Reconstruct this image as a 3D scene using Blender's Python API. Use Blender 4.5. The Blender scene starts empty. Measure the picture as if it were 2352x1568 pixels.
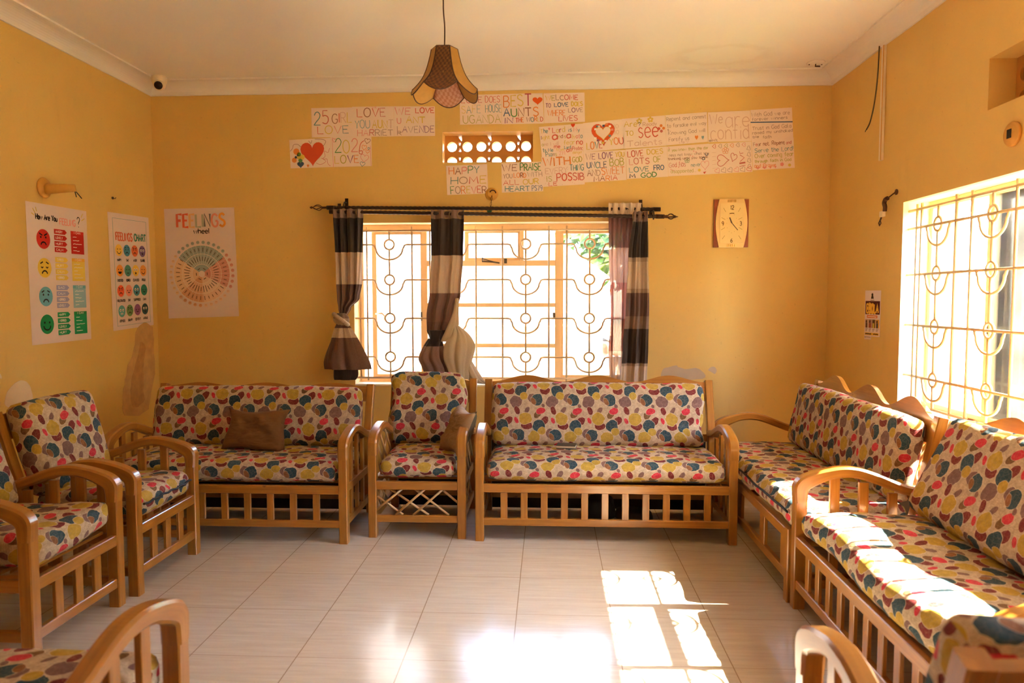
import bpy, bmesh, math, random
from mathutils import Vector, Matrix, noise
SC = bpy.context.scene
COL = SC.collection
PI = math.pi

# ---------------------------------------------------------------- camera
cam_d = bpy.data.cameras.new('camera')
cam = bpy.data.objects.new('camera', cam_d); COL.objects.link(cam)
PITCH, YAW, ROLL, H = .05994, -.05137, .00101, 1.327
fw = Vector((math.sin(YAW)*math.cos(PITCH), math.cos(YAW)*math.cos(PITCH), -math.sin(PITCH)))
rt = Vector((math.cos(YAW), -math.sin(YAW), 0)); dn = fw.cross(rt)
rt2 = rt*math.cos(ROLL)+dn*math.sin(ROLL); dn2 = dn*math.cos(ROLL)-rt*math.sin(ROLL)
cam.matrix_world = Matrix(((rt2.x, -dn2.x, -fw.x, 0), (rt2.y, -dn2.y, -fw.y, 0), (rt2.z, -dn2.z, -fw.z, H), (0, 0, 0, 1)))
cam_d.sensor_width = 36.0; cam_d.lens = 1645.9*36/2352
cam_d.clip_start = .05; cam_d.clip_end = 200
cam_d.dof.use_dof = True; cam_d.dof.focus_distance = 4.6; cam_d.dof.aperture_fstop = 3.2
SC.camera = cam

# ---------------------------------------------------------------- light
world = bpy.data.worlds.new('sky'); SC.world = world; world.use_nodes = True
wn = world.node_tree; wn.nodes.clear()
sky = wn.nodes.new('ShaderNodeTexSky'); sky.sky_type = 'NISHITA'; sky.sun_disc = False
sky.sun_elevation = math.radians(43.5); sky.sun_rotation = math.radians(90)
sky.air_density = 1.0; sky.dust_density = .9; sky.ozone_density = .6
bgn = wn.nodes.new('ShaderNodeBackground'); bgn.inputs['Strength'].default_value = .34
won = wn.nodes.new('ShaderNodeOutputWorld')
wn.links.new(sky.outputs[0], bgn.inputs[0]); wn.links.new(bgn.outputs[0], won.inputs[0])
sun_d = bpy.data.lights.new('sun', 'SUN'); sun_d.energy = 27.0; sun_d.angle = math.radians(.6); sun_d.color = (1, .92, .76)
sun = bpy.data.objects.new('sun', sun_d); COL.objects.link(sun)
SUN_DIR = Vector((-1, -.04, -.95)).normalized()
sun.rotation_euler = SUN_DIR.to_track_quat('-Z', 'Y').to_euler()
sun.location = (9, 3, 9)
SC.view_settings.view_transform = 'Standard'; SC.view_settings.look = 'None'
SC.view_settings.gamma = 1; SC.view_settings.use_curve_mapping = False
SC.view_settings.exposure = 4.88
SC.cycles.max_bounces = 14; SC.cycles.diffuse_bounces = 8; SC.cycles.transparent_max_bounces = 16
SC.cycles.sample_clamp_indirect = 8

# ---------------------------------------------------------------- room numbers (metres)
XL, XR, D, ZC, ZCEIL = -2.952, 1.9965, 5.268, 2.825, 2.915
YF = -1.25; WT = .2

# ---------------------------------------------------------------- materials
def lin(c):
    return tuple(((v/255)/12.92 if v/255 <= .04045 else ((v/255+.055)/1.055)**2.4) for v in c)
def new_mat(name):
    m = bpy.data.materials.new(name); m.use_nodes = True
    nt = m.node_tree; b = nt.nodes['Principled BSDF']
    return m, nt, b
def N(nt, t, **kw):
    n = nt.nodes.new(t)
    for k, v in kw.items(): setattr(n, k, v)
    return n
def mixc(nt, fac, a, b):
    n = N(nt, 'ShaderNodeMix', data_type='RGBA')
    for sock, v in ((n.inputs[0], fac), (n.inputs[6], a), (n.inputs[7], b)):
        if hasattr(v, 'links') or isinstance(v, bpy.types.NodeSocket): nt.links.new(v, sock)
        elif isinstance(v, (int, float)): sock.default_value = v
        else: sock.default_value = tuple(v)+(1,) if len(v) == 3 else v
    return n.outputs[2]
def mth(nt, op, a, b=None):
    n = N(nt, 'ShaderNodeMath', operation=op)
    for s, v in ((n.inputs[0], a), (n.inputs[1], b)):
        if v is None: continue
        if isinstance(v, bpy.types.NodeSocket): nt.links.new(v, s)
        else: s.default_value = v
    return n.outputs[0]
def nz(nt, vec, scale, detail=3, rough=.55):
    n = N(nt, 'ShaderNodeTexNoise'); n.inputs['Scale'].default_value = scale
    n.inputs['Detail'].default_value = detail; n.inputs['Roughness'].default_value = rough
    if vec is not None: nt.links.new(vec, n.inputs['Vector'])
    return n.outputs['Fac']
def mapping(nt, vec, loc=(0, 0, 0), rot=(0, 0, 0), scale=(1, 1, 1), vt='POINT'):
    n = N(nt, 'ShaderNodeMapping', vector_type=vt)
    n.inputs['Location'].default_value = loc; n.inputs['Rotation'].default_value = rot; n.inputs['Scale'].default_value = scale
    nt.links.new(vec, n.inputs['Vector']); return n.outputs[0]
def mrange(nt, v, a, b, c=0., d=1.):
    n = N(nt, 'ShaderNodeMapRange'); nt.links.new(v, n.inputs[0])
    for i, x in enumerate((a, b, c, d)): n.inputs[i+1].default_value = x
    return n.outputs[0]
def bump(nt, h, strength, dist=.01):
    n = N(nt, 'ShaderNodeBump'); n.inputs['Strength'].default_value = strength; n.inputs['Distance'].default_value = dist
    nt.links.new(h, n.inputs['Height']); return n.outputs[0]
_mc = {}
def plain(name, rgb, rough=.5, metal=0., var=.0, scale=30, spec=.5, lin_in=False):
    if name in _mc: return _mc[name]
    m, nt, b = new_mat(name)
    c = rgb if lin_in else lin(rgb)
    if var:
        tc = N(nt, 'ShaderNodeTexCoord')
        f = nz(nt, tc.outputs['Object'], scale, 4)
        col = mixc(nt, f, tuple(v*(1-var) for v in c), tuple(min(1, v*(1+var)) for v in c))
        nt.links.new(col, b.inputs['Base Color'])
    else: b.inputs['Base Color'].default_value = (*c, 1)
    b.inputs['Roughness'].default_value = rough; b.inputs['Metallic'].default_value = metal
    b.inputs['Specular IOR Level'].default_value = spec
    _mc[name] = m; return m

def wall_material():
    m, nt, b = new_mat('yellow_wall_paint')
    g = N(nt, 'ShaderNodeNewGeometry').outputs['Position']
    n1 = nz(nt, g, 1.3, 4); n2 = nz(nt, mapping(nt, g, scale=(1, 1, .25)), 9, 4, .6)
    c = mixc(nt, mrange(nt, n1, .3, .7), (.71, .463, .130), (.77, .513, .154))
    c = mixc(nt, mrange(nt, n2, .60, .78, 0, .35), c, (.63, .405, .12))
    n3 = nz(nt, g, 46, 2, .5)
    c = mixc(nt, mrange(nt, n3, .71, .75, 0, .25), c, (.45, .26, .08))
    nt.links.new(c, b.inputs['Base Color']); b.inputs['Roughness'].default_value = .55
    b.inputs['Specular IOR Level'].default_value = .3
    nt.links.new(bump(nt, nz(nt, g, 120, 3), .06, .004), b.inputs['Normal'])
    return m
M_WALL = wall_material()
def ceiling_material():
    m, nt, b = new_mat('white_ceiling_paint')
    g = N(nt, 'ShaderNodeNewGeometry').outputs['Position']
    n1 = nz(nt, g, 1.1, 3)
    c = mixc(nt, n1, (.80, .755, .69), (.85, .81, .75))
    # faint water stain above the right part of the rear wall
    v = mapping(nt, g, loc=(1.13, 4.86, 2.9), scale=(.36, .22, 1), vt='TEXTURE')
    ln = N(nt, 'ShaderNodeVectorMath', operation='LENGTH'); nt.links.new(v, ln.inputs[0])
    r = mth(nt, 'ADD', ln.outputs['Value'], mth(nt, 'MULTIPLY', nz(nt, g, 9, 5, .7), .7))
    ring = mth(nt, 'MULTIPLY', mrange(nt, r, .98, 1.14), mrange(nt, r, 1.36, 1.16))
    c = mixc(nt, mth(nt, 'MULTIPLY', ring, .13), c, (.50, .36, .22))
    nt.links.new(c, b.inputs['Base Color']); b.inputs['Roughness'].default_value = .8
    return m
M_CEIL = ceiling_material()
M_COVE = plain('white_cornice_paint', (0, 0, 0), .6) ; M_COVE.node_tree.nodes['Principled BSDF'].inputs['Base Color'].default_value = (.80, .745, .68, 1)
M_REVEAL = plain('cream_reveal', (244, 228, 196), .6, var=.04, scale=3)  # paler tone for window reveals and sills
M_CREAM = plain('cream_steel_paint', (232, 200, 154), .45, var=.06, scale=14)
def floor_material():
    m, nt, b = new_mat('cream_floor_tile')
    g = N(nt, 'ShaderNodeNewGeometry').outputs['Position']
    sx = N(nt, 'ShaderNodeSeparateXYZ'); nt.links.new(g, sx.inputs[0])
    u = mth(nt, 'DIVIDE', mth(nt, 'ADD', sx.outputs[0], 1.3333+4), .4)
    v = mth(nt, 'DIVIDE', mth(nt, 'ADD', sx.outputs[1], -2.5402+8), .4)
    fu = mth(nt, 'FRACT', u); fv = mth(nt, 'FRACT', v)
    iu = mth(nt, 'FLOOR', u); iv = mth(nt, 'FLOOR', v)
    du = mth(nt, 'MINIMUM', fu, mth(nt, 'SUBTRACT', 1, fu)); dv = mth(nt, 'MINIMUM', fv, mth(nt, 'SUBTRACT', 1, fv))
    gu = mth(nt, 'LESS_THAN', du, .0048); gv = mth(nt, 'LESS_THAN', dv, .0036)
    cell = N(nt, 'ShaderNodeCombineXYZ'); nt.links.new(iu, cell.inputs[0]); nt.links.new(iv, cell.inputs[1])
    wh = N(nt, 'ShaderNodeTexWhiteNoise', noise_dimensions='2D'); nt.links.new(cell.outputs[0], wh.inputs['Vector'])
    # veins running along x, offset per tile
    off = N(nt, 'ShaderNodeVectorMath', operation='SCALE'); nt.links.new(wh.outputs['Color'], off.inputs[0]); off.inputs['Scale'].default_value = 7
    ad = N(nt, 'ShaderNodeVectorMath', operation='ADD'); nt.links.new(g, ad.inputs[0]); nt.links.new(off.outputs[0], ad.inputs[1])
    vein = nz(nt, mapping(nt, ad.outputs[0], scale=(2.2, 26, 1)), 2.0, 6, .62)
    c = mixc(nt, mrange(nt, vein, .32, .68), (.465, .39, .31), (.545, .47, .385))
    v2 = nz(nt, mapping(nt, ad.outputs[0], scale=(4, 80, 1)), 1.6, 3, .5)
    c = mixc(nt, mrange(nt, v2, .60, .74, 0, .22), c, (.40, .31, .22))
    c = mixc(nt, mth(nt, 'MULTIPLY', wh.outputs['Value'], .16), c, (.52, .41, .29))
    c = mixc(nt, mth(nt, 'MULTIPLY', mth(nt, 'MAXIMUM', gu, mth(nt, 'MULTIPLY', gv, .8)), .8), c, (.22, .14, .075))
    nt.links.new(c, b.inputs['Base Color'])
    rg = mrange(nt, nz(nt, g, 5, 4), .3, .7, .10, .20)
    nt.links.new(rg, b.inputs['Roughness'])
    b.inputs['Specular IOR Level'].default_value = .36
    nt.links.new(bump(nt, mth(nt, 'SUBTRACT', nz(nt, g, 3.0, 2), mth(nt, 'MULTIPLY', mth(nt, 'MAXIMUM', gu, gv), 1.0)), .05, .006), b.inputs['Normal'])
    return m
M_FLOOR = floor_material()

def wood_material(name, dark, light, rough=.28):
    m, nt, b = new_mat(name)
    uv = N(nt, 'ShaderNodeUVMap').outputs[0]
    oi = N(nt, 'ShaderNodeObjectInfo')
    r = N(nt, 'ShaderNodeVectorMath', operation='SCALE'); cx = N(nt, 'ShaderNodeCombineXYZ')
    nt.links.new(oi.outputs['Random'], cx.inputs[0]); nt.links.new(oi.outputs['Random'], cx.inputs[1])
    nt.links.new(cx.outputs[0], r.inputs[0]); r.inputs['Scale'].default_value = 31
    ad = N(nt, 'ShaderNodeVectorMath', operation='ADD'); nt.links.new(uv, ad.inputs[0]); nt.links.new(r.outputs[0], ad.inputs[1])
    n1 = nz(nt, mapping(nt, ad.outputs[0], scale=(1.6, 34, 1)), 2.4, 5, .6)
    n2 = nz(nt, mapping(nt, ad.outputs[0], scale=(5, 11, 1)), 1.4, 2)
    kn = nz(nt, mapping(nt, ad.outputs[0], scale=(14, 22, 1)), 1.0, 1)
    c = mixc(nt, mrange(nt, n1, .28, .72), dark, light)
    c = mixc(nt, mrange(nt, n2, .35, .75, 0, .45), c, tuple(v*.72 for v in dark))
    c = mixc(nt, mrange(nt, kn, .765, .80, 0, .75), c, (.10, .035, .012))
    c = mixc(nt, mth(nt, 'MULTIPLY', oi.outputs['Random'], .30), c, tuple(v*.78 for v in dark))
    nt.links.new(c, b.inputs['Base Color']); b.inputs['Roughness'].default_value = rough
    b.inputs['Coat Weight'].default_value = .35; b.inputs['Coat Roughness'].default_value = .15
    nt.links.new(bump(nt, n1, .06, .003), b.inputs['Normal'])
    return m
M_WOOD = wood_material('varnished_pine', (.31, .112, .0125), (.48, .200, .027))
M_UNDERSHADE = plain('under_seat_shade', (44, 32, 22), .95, var=.3, scale=60)  # near-black, shade under the seats as a colour
M_CANE = wood_material('peeled_cane', (.50, .27, .10), (.72, .47, .21), .4)

CREAM = (.60, .46, .33)
def fabric_material():
    m, nt, b = new_mat('pebble_print_fabric')
    uv = N(nt, 'ShaderNodeUVMap').outputs[0]
    sp = N(nt, 'ShaderNodeSeparateXYZ'); nt.links.new(uv, sp.inputs[0])
    PU, PV = .219, .213
    U = mth(nt, 'DIVIDE', sp.outputs[0], PU); V = mth(nt, 'DIVIDE', sp.outputs[1], PV)
    j = mth(nt, 'FLOOR', V)
    u = mth(nt, 'FRACT', mth(nt, 'SUBTRACT', U, mth(nt, 'MULTIPLY', j, .5)))
    v = mth(nt, 'FRACT', V)
    par = mth(nt, 'ABSOLUTE', mth(nt, 'MODULO', j, 2))
    cb = N(nt, 'ShaderNodeCombineXYZ')
    nt.links.new(mth(nt, 'MULTIPLY', u, PU), cb.inputs[0]); nt.links.new(mth(nt, 'MULTIPLY', v, PV), cb.inputs[1])
    P = cb.outputs[0]
    wob = mth(nt, 'MULTIPLY', mth(nt, 'SUBTRACT', nz(nt, uv, 24, 2), .5), .62)
    fine = nz(nt, mapping(nt, uv, scale=(1, 3, 1)), 90, 4, .7)
    blot = nz(nt, uv, 22, 3, .6)
    col = mixc(nt, mrange(nt, fine, .35, .75), (.53, .41, .29), (.33, .235, .148))
    col = mixc(nt, mrange(nt, blot, .55, .75, 0, .6), col, (.36, .25, .165))
    TEAL, MAUV, BRN, YEL, DRED, RED = (.013, .050, .072), (.17, .088, .080), (.15, .068, .022), (.42, .27, .034), (.155, .009, .012), (.52, .018, .045)
    K = .000735
    L = [(335, 175, 74, 76, 20, MAUV), (375, 190, 98, 98, 30, TEAL), (345, 203, 36, 62, -28, (.22, .085, .03)),
         (500, 205, 102, 96, 0, 'ALT'), (382, 308, 52, 78, 38, BRN), (405, 282, 78, 54, -18, RED),
         (425, 240, 26, 34, -30, MAUV), (510, 278, 42, 70, -18, DRED), (592, 275, 36, 58, 32, MAUV),
         (590, 402, 88, 66, 5, DRED), (578, 345, 106, 98, 10, YEL), (438, 362, 58, 78, 42, DRED), (505, 360, 30, 54, -24, RED),
         (390, 402, 96, 98, -15, TEAL), (415, 447, 64, 62, 0, YEL)]
    X0, Y0, W, Hh = 330, 430, 298, 290
    def blob(cx, cy, rx, ry, ang, c, colr):
        mp = mapping(nt, P, loc=(cx, cy, 0), rot=(0, 0, math.radians(ang)), scale=(rx, ry, 1), vt='TEXTURE')
        ln = N(nt, 'ShaderNodeVectorMath', operation='LENGTH'); nt.links.new(mp, ln.inputs[0])
        d = mth(nt, 'ADD', ln.outputs['Value'], wob)
        colr = mixc(nt, mth(nt, 'LESS_THAN', d, 1.06), colr, (.58, .46, .34))
        f = mth(nt, 'LESS_THAN', d, 1.0)
        if c == 'ALT': cc = mixc(nt, par, YEL, MAUV)
        else: cc = c
        return mixc(nt, f, colr, cc)
    for (bx, by, w, h, ang, c) in L:
        cx, cy = (bx-X0)/W, (Y0-by)/Hh
        rx, ry = w*K/2, h*K/2
        mr = max(w, h)/2*1.25
        done = set()
        for dj in (0, -1, 1):
            base = cx+.5*dj, cy+dj
            for di in (-2, -1, 0, 1, 2):
                qx, qy = base[0]+di, base[1]
                if -mr/W < qx < 1+mr/W and -mr/Hh < qy < 1+mr/Hh and (di, dj) not in done:
                    done.add((di, dj))
                    col = blob(qx*PU, qy*PV, rx, ry, -ang, c, col)
    vein = N(nt, 'ShaderNodeTexVoronoi', feature='DISTANCE_TO_EDGE'); vein.inputs['Scale'].default_value = 55
    nt.links.new(uv, vein.inputs['Vector'])
    col = mixc(nt, mrange(nt, vein.outputs['Distance'], .0, .05, .16, 0), col, (.62, .46, .32))
    col = mixc(nt, mrange(nt, fine, .45, .8, 0, .30), col, (.28, .19, .12))
    mul = N(nt, 'ShaderNodeMix', data_type='RGBA', blend_type='MULTIPLY'); mul.inputs[0].default_value = 1
    cc = N(nt, 'ShaderNodeCombineColor'); f = mrange(nt, nz(nt, uv, 48, 4, .65), .32, .68, .80, 1.16)
    for i in range(3): nt.links.new(f, cc.inputs[i])
    nt.links.new(col, mul.inputs[6]); nt.links.new(cc.outputs[0], mul.inputs[7]); col = mul.outputs[2]
    nt.links.new(col, b.inputs['Base Color']); b.inputs['Roughness'].default_value = .82
    b.inputs['Specular IOR Level'].default_value = .25
    nt.links.new(bump(nt, nz(nt, uv, 420, 2), .12, .002), b.inputs['Normal'])
    return m
M_FAB = fabric_material()
M_BLACK = plain('black_zip_tape', (22, 18, 16), .6)
M_IRON = plain('dark_rod_metal', (58, 40, 27), .42, .35, var=.25, scale=60)
M_RUST = plain('rusty_metal', (82, 48, 24), .6, .3, var=.3, scale=80)

# ---------------------------------------------------------------- mesh builder
class MB:
    def __init__(s): s.v = []; s.f = []; s.uv = []; s.mi = []; s.sm = []
    def face(s, idx, uvs=None, mi=0, sm=False):
        s.f.append(tuple(idx)); s.uv.append(uvs or [(0, 0)]*len(idx)); s.mi.append(mi); s.sm.append(sm)
    def add(s, pts):
        b = len(s.v); s.v += [Vector(p) for p in pts]; return b
    def ring_sweep(s, rings, closed=False, mi=0, sm=True, caps=True, per=None, us=None):
        n = len(rings[0]); b = [s.add(r) for r in rings]; m = len(rings)
        if us is None:
            us = [0.]
            for i in range(1, m): us.append(us[-1]+(sum(rings[i], Vector())/n-sum(rings[i-1], Vector())/n).length)
        if per is None:
            per = [0.]
            for k in range(n): per.append(per[-1]+(Vector(rings[0][k])-Vector(rings[0][(k+1) % n])).length)
        for i in range(m if closed else m-1):
            i2 = (i+1) % m
            u2 = us[i2] if i2 else us[i]+.05
            for k in range(n):
                k2 = (k+1) % n
                s.face((b[i]+k, b[i]+k2, b[i2]+k2, b[i2]+k), [(us[i], per[k]), (us[i], per[k+1]), (u2, per[k+1]), (u2, per[k])], mi, sm)
        if caps and not closed:
            s.face([b[0]+k for k in range(n)][::-1], [(.01*k, .01*k) for k in range(n)], mi, False)
            s.face([b[-1]+k for k in range(n)], [(0.01*k, .01*k) for k in range(n)], mi, False)
    def sweep(s, pts, w, t, side, ch=.004, mi=0, tw=None):
        pts = [Vector(p) for p in pts]; side = Vector(side).normalized(); rings = []
        for i, p in enumerate(pts):
            if i == 0: tg = pts[1]-p
            elif i == len(pts)-1: tg = p-pts[i-1]
            else: tg = (pts[i+1]-p).normalized()+(p-pts[i-1]).normalized()
            tg.normalize(); up = side.cross(tg).normalized()
            sd = tg.cross(up).normalized()
            a, c = w/2, (t if tw is None else tw[i])/2; k = min(ch, a*.5, c*.5)
            o = [(-a+k, -c), (a-k, -c), (a, -c+k), (a, c-k), (a-k, c), (-a+k, c), (-a, c-k), (-a, -c+k)]
            rings.append([p+sd*x+up*y for x, y in o])
        s.ring_sweep(rings, mi=mi, sm=False)
    def bar(s, p0, p1, w, t, side, ch=.003, mi=0): s.sweep([p0, p1], w, t, side, ch, mi)
    def box(s, lo, hi, ch=.002, mi=0):
        lo = Vector(lo); hi = Vector(hi); c = (lo+hi)/2; d = hi-lo
        ax = max(range(3), key=lambda i: d[i])
        p0 = c.copy(); p1 = c.copy(); p0[ax] = lo[ax]; p1[ax] = hi[ax]
        sd = [i for i in range(3) if i != ax]
        v = Vector((0, 0, 0)); v[sd[0]] = 1
        s.bar(p0, p1, d[sd[0]], d[sd[1]], v, ch, mi)
    def tube(s, pts, r, n=8, closed=False, mi=0, rs=None):
        pts = [Vector(p) for p in pts]; m = len(pts); rings = []; up = None
        for i, p in enumerate(pts):
            a = pts[(i-1) % m] if (closed or i) else p; c = pts[(i+1) % m] if (closed or i < m-1) else p
            tg = (c-a).normalized()
            if up is None: up = tg.orthogonal().normalized()
            else:
                up = up-tg*up.dot(tg)
                up = up.normalized() if up.length > 1e-6 else tg.orthogonal().normalized()
            bn = tg.cross(up); rr = rs[i] if rs else r
            rings.append([p+(up*math.cos(q)+bn*math.sin(q))*rr for q in [2*PI*k/n for k in range(n)]])
        s.ring_sweep(rings, closed, mi)
    def lathe(s, prof, n=20, c=(0, 0, 0), axis=(0, 0, 1), mi=0, caps=True):
        c = Vector(c); ax = Vector(axis).normalized(); e1 = ax.orthogonal().normalized(); e2 = ax.cross(e1)
        rings = [[c+ax*z+(e1*math.cos(2*PI*k/n)+e2*math.sin(2*PI*k/n))*max(r, 1e-5) for k in range(n)] for r, z in prof]
        s.ring_sweep(rings, mi=mi, caps=caps)
    def plate(s, outline, fn, t0, t1, mi=0, sm=False):
        """outline 2-D polygon; fn(a,b,depth)->point"""
        n = len(outline); A = s.add([fn(a, b, t0) for a, b in outline]); B = s.add([fn(a, b, t1) for a, b in outline])
        s.face([A+k for k in range(n)], list(outline), mi); s.face([B+k for k in range(n)][::-1], list(outline)[::-1], mi)
        for k in range(n):
            k2 = (k+1) % n; o, p = outline[k], outline[k2]
            s.face((A+k, B+k, B+k2, A+k2), [(o[0], o[1]), (o[0], o[1]+.02), (p[0], p[1]+.02), (p[0], p[1])], mi, sm)
    def sphere(s, c, r, nu=16, nv=10, mi=0, sc=(1, 1, 1)):
        c = Vector(c); rings = []
        for i in range(nv+1):
            a = PI*i/nv; rr = math.sin(a) if 0 < i < nv else 1e-4
            rings.append([c+Vector((r*sc[0]*rr*math.cos(2*PI*k/nu), r*sc[1]*rr*math.sin(2*PI*k/nu), -r*sc[2]*math.cos(a))) for k in range(nu)])
        s.ring_sweep(rings, mi=mi)
    def grid(s, nu, nv, fn, uvf=None, mi=0, sm=True):
        b = s.add([fn(i/nu, j/nv) for j in range(nv+1) for i in range(nu+1)]); w = nu+1
        uvf = uvf or (lambda a, c: (a, c))
        for j in range(nv):
            for i in range(nu):
                q = [(i, j), (i+1, j), (i+1, j+1), (i, j+1)]
                s.face([b+y*w+x for x, y in q], [uvf(x/nu, y/nv) for x, y in q], mi, sm)
    def xform(s, M): s.v = [M @ v for v in s.v]; return s
    def build(s, name, mats, parent=None, recalc=True):
        me = bpy.data.meshes.new(name)
        me.from_pydata([tuple(v) for v in s.v], [], s.f)
        ul = me.uv_layers.new(name='UVMap'); k = 0
        flat = [c for fu in s.uv for p in fu for c in p[:2]]
        ul.data.foreach_set('uv', flat)
        me.polygons.foreach_set('material_index', s.mi); me.polygons.foreach_set('use_smooth', s.sm)
        for mt in (mats if isinstance(mats, (list, tuple)) else [mats]): me.materials.append(mt)
        if recalc:
            bm = bmesh.new(); bm.from_mesh(me); bmesh.ops.recalc_face_normals(bm, faces=bm.faces); bm.to_mesh(me); bm.free()
        me.update()
        o = bpy.data.objects.new(name, me); COL.objects.link(o)
        if parent is not None: o.parent = parent
        return o

def tag(o, label, cat, group=None, kind=None):
    o['label'] = label; o['category'] = cat
    if group: o['group'] = group
    if kind: o['kind'] = kind
    return o
def thing(name, label, cat, loc=(0, 0, 0), rz=0, group=None):
    o = bpy.data.objects.new(name, None); COL.objects.link(o); o.empty_display_size = .1
    o.location = loc; o.rotation_euler = (0, 0, rz)
    return tag(o, label, cat, group)
def structure(o): o['kind'] = 'structure'; return o
def catmull(pts, n=6, closed=False):
    out = []; P = [Vector(p) for p in pts]; m = len(P)
    for i in range(m if closed else m-1):
        a, b, c, d = (P[(i-1) % m] if closed or i > 0 else P[0]), P[i], P[(i+1) % m], (P[(i+2) % m] if closed or i+2 < m else P[-1])
        for k in range(n):
            t = k/n
            out.append(.5*((2*b)+(c-a)*t+(2*a-5*b+4*c-d)*t*t+(3*b-a-3*c+d)*t**3))
    if not closed: out.append(P[-1])
    return out

# ---------------------------------------------------------------- the setting
def holed_wall(name, a0, a1, z0, z1, holes, fn, th, mats, reveal_mi=1):
    mb = MB()
    xs = sorted({a0, a1, *[h[0] for h in holes], *[h[1] for h in holes]})
    zs = sorted({z0, z1, *[h[2] for h in holes], *[h[3] for h in holes]})
    def solid(i, k):
        if i < 0 or k < 0 or i >= len(xs)-1 or k >= len(zs)-1: return False
        x, z = (xs[i]+xs[i+1])/2, (zs[k]+zs[k+1])/2
        return not any(h[0] < x < h[1] and h[2] < z < h[3] for h in holes)
    for i in range(len(xs)-1):
        for k in range(len(zs)-1):
            if not solid(i, k): continue
            A, B, C, E_ = xs[i], xs[i+1], zs[k], zs[k+1]
            for d in (0, th):
                q = mb.add([fn(A, C, d), fn(B, C, d), fn(B, E_, d), fn(A, E_, d)])
                mb.face((q, q+1, q+2, q+3), [(A, C), (B, C), (B, E_), (A, E_)], 0)
            for di, dk, p in ((-1, 0, ((A, C), (A, E_))), (1, 0, ((B, C), (B, E_))), (0, -1, ((A, C), (B, C))), (0, 1, ((A, E_), (B, E_)))):
                if not solid(i+di, k+dk):
                    edge = not (0 <= i+di < len(xs)-1 and 0 <= k+dk < len(zs)-1)
                    q = mb.add([fn(*p[0], 0), fn(*p[1], 0), fn(*p[1], th), fn(*p[0], th)])
                    mb.face((q, q+1, q+2, q+3), None, 0 if edge or zs[k+1] > 2.1 and zs[k] > 2.1 else reveal_mi)
    o = mb.build(name, mats, recalc=False)
    bm = bmesh.new(); bm.from_mesh(o.data); bmesh.ops.remove_doubles(bm, verts=bm.verts, dist=1e-5)
    bmesh.ops.recalc_face_normals(bm, faces=bm.faces); bm.to_mesh(o.data); bm.free()
    return structure(o)

WB = (-1.445, .625, .676, 1.884)          # window in the rear wall: x0 x1 z0 z1
WR = (1.36, 4.19, .70, 1.866)             # window in the right wall: y0 y1 z0 z1
VB = (-.777, -.118, 2.318, 2.537)         # vent in the rear wall
VR = (2.72, 3.432, 2.18, 2.412)           # vent in the right wall
wall_back = holed_wall('wall_back', XL-WT, XR+WT, -.02, ZCEIL+.1, [WB, VB], lambda a, z, d: (a, D+d, z), WT, [M_WALL, M_REVEAL])
wall_right = holed_wall('wall_right', YF, D, -.02, ZCEIL+.1, [WR, VR], lambda a, z, d: (XR+d, a, z), WT, [M_WALL, M_REVEAL])
wall_left = holed_wall('wall_left', YF, D, -.02, ZCEIL+.1, [], lambda a, z, d: (XL-d, a, z), WT, [M_WALL, M_REVEAL])
wall_front = holed_wall('wall_front', XL-WT, XR+WT, -.02, ZCEIL+.1, [], lambda a, z, d: (a, YF-d, z), WT, [M_WALL, M_REVEAL])
mb = MB(); mb.box((XL-WT, YF-WT, -.12), (XR+WT, D+WT, 0), 0); structure(mb.build('floor', M_FLOOR))
mb = MB(); mb.box((XL-WT, YF-WT, ZCEIL), (XR+WT, D+WT, ZCEIL+.15), 0); structure(mb.build('ceiling', M_CEIL))
# concave cornices between walls and ceiling
def cornice(name, p0, p1, inward):
    mb = MB(); p0 = Vector(p0); p1 = Vector(p1); iw = Vector(inward)
    prof = [(0, 0), (.012, 0), (.012, .012)]
    for k in range(9):
        a = PI/2*k/8
        prof.append((.105-.093*math.cos(a), .012+.066*math.sin(a)))
    prof += [(.118, .078), (.118, ZCEIL-ZC), (0, ZCEIL-ZC)]
    n = 24; rings = []
    for i in range(n+1):
        c = p0.lerp(p1, i/n)
        w = noise.noise(Vector((c.x*1.7, c.y*1.7, 4.2)))*.005
        rings.append([c+iw*(a+(.0 if a == 0 else w*.3))+Vector((0, 0, ZC+b+(w if b < .02 else 0))) for a, b in prof])
    mb.ring_sweep(rings, sm=False)
    return structure(mb.build(name, M_COVE))
cornice('trim_1', (XL, D, 0), (XR, D, 0), (0, -1, 0))
cornice('trim_2', (XL, YF, 0), (XL, D, 0), (1, 0, 0))
cornice('trim_3', (XR, YF, 0), (XR, D, 0), (-1, 0, 0))
# worn places on the plaster
def patch(name, outline, fn, mat, parent, t=.0025):
    pts = catmull([(a, b, 0) for a, b in outline], 5, True)
    o2 = []
    for p in pts:
        j = noise.noise(Vector((p.x*19, p.y*19, 1)))*.016
        o2.append((p.x+j, p.y+noise.noise(Vector((p.x*19, p.y*19, 9)))*.016))
    mb = MB(); mb.plate(o2, fn, 0, t)
    o = mb.build(name, mat, parent); return o
M_PLASTER = plain('bare_plaster', (205, 160, 104), .9, var=.32, scale=14)
M_FILLER = plain('pale_wall_filler', (222, 198, 160), .85, var=.12, scale=10)
LW = lambda a, b, d: (XL+d, a, b)
o = patch('bare_plaster', [(5.01, 1.13), (5.19, 1.12), (5.20, .957), (5.21, .793), (5.15, .637), (5.08, .50), (4.81, .52), (4.80, .666), (4.86, .829), (4.95, .974)], LW, M_PLASTER, wall_left)
o['label'] = 'peeled patch of bare plaster'
M_PLAST2 = plain('bare_plaster_inner', (190, 142, 86), .9, var=.35, scale=22)
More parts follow.
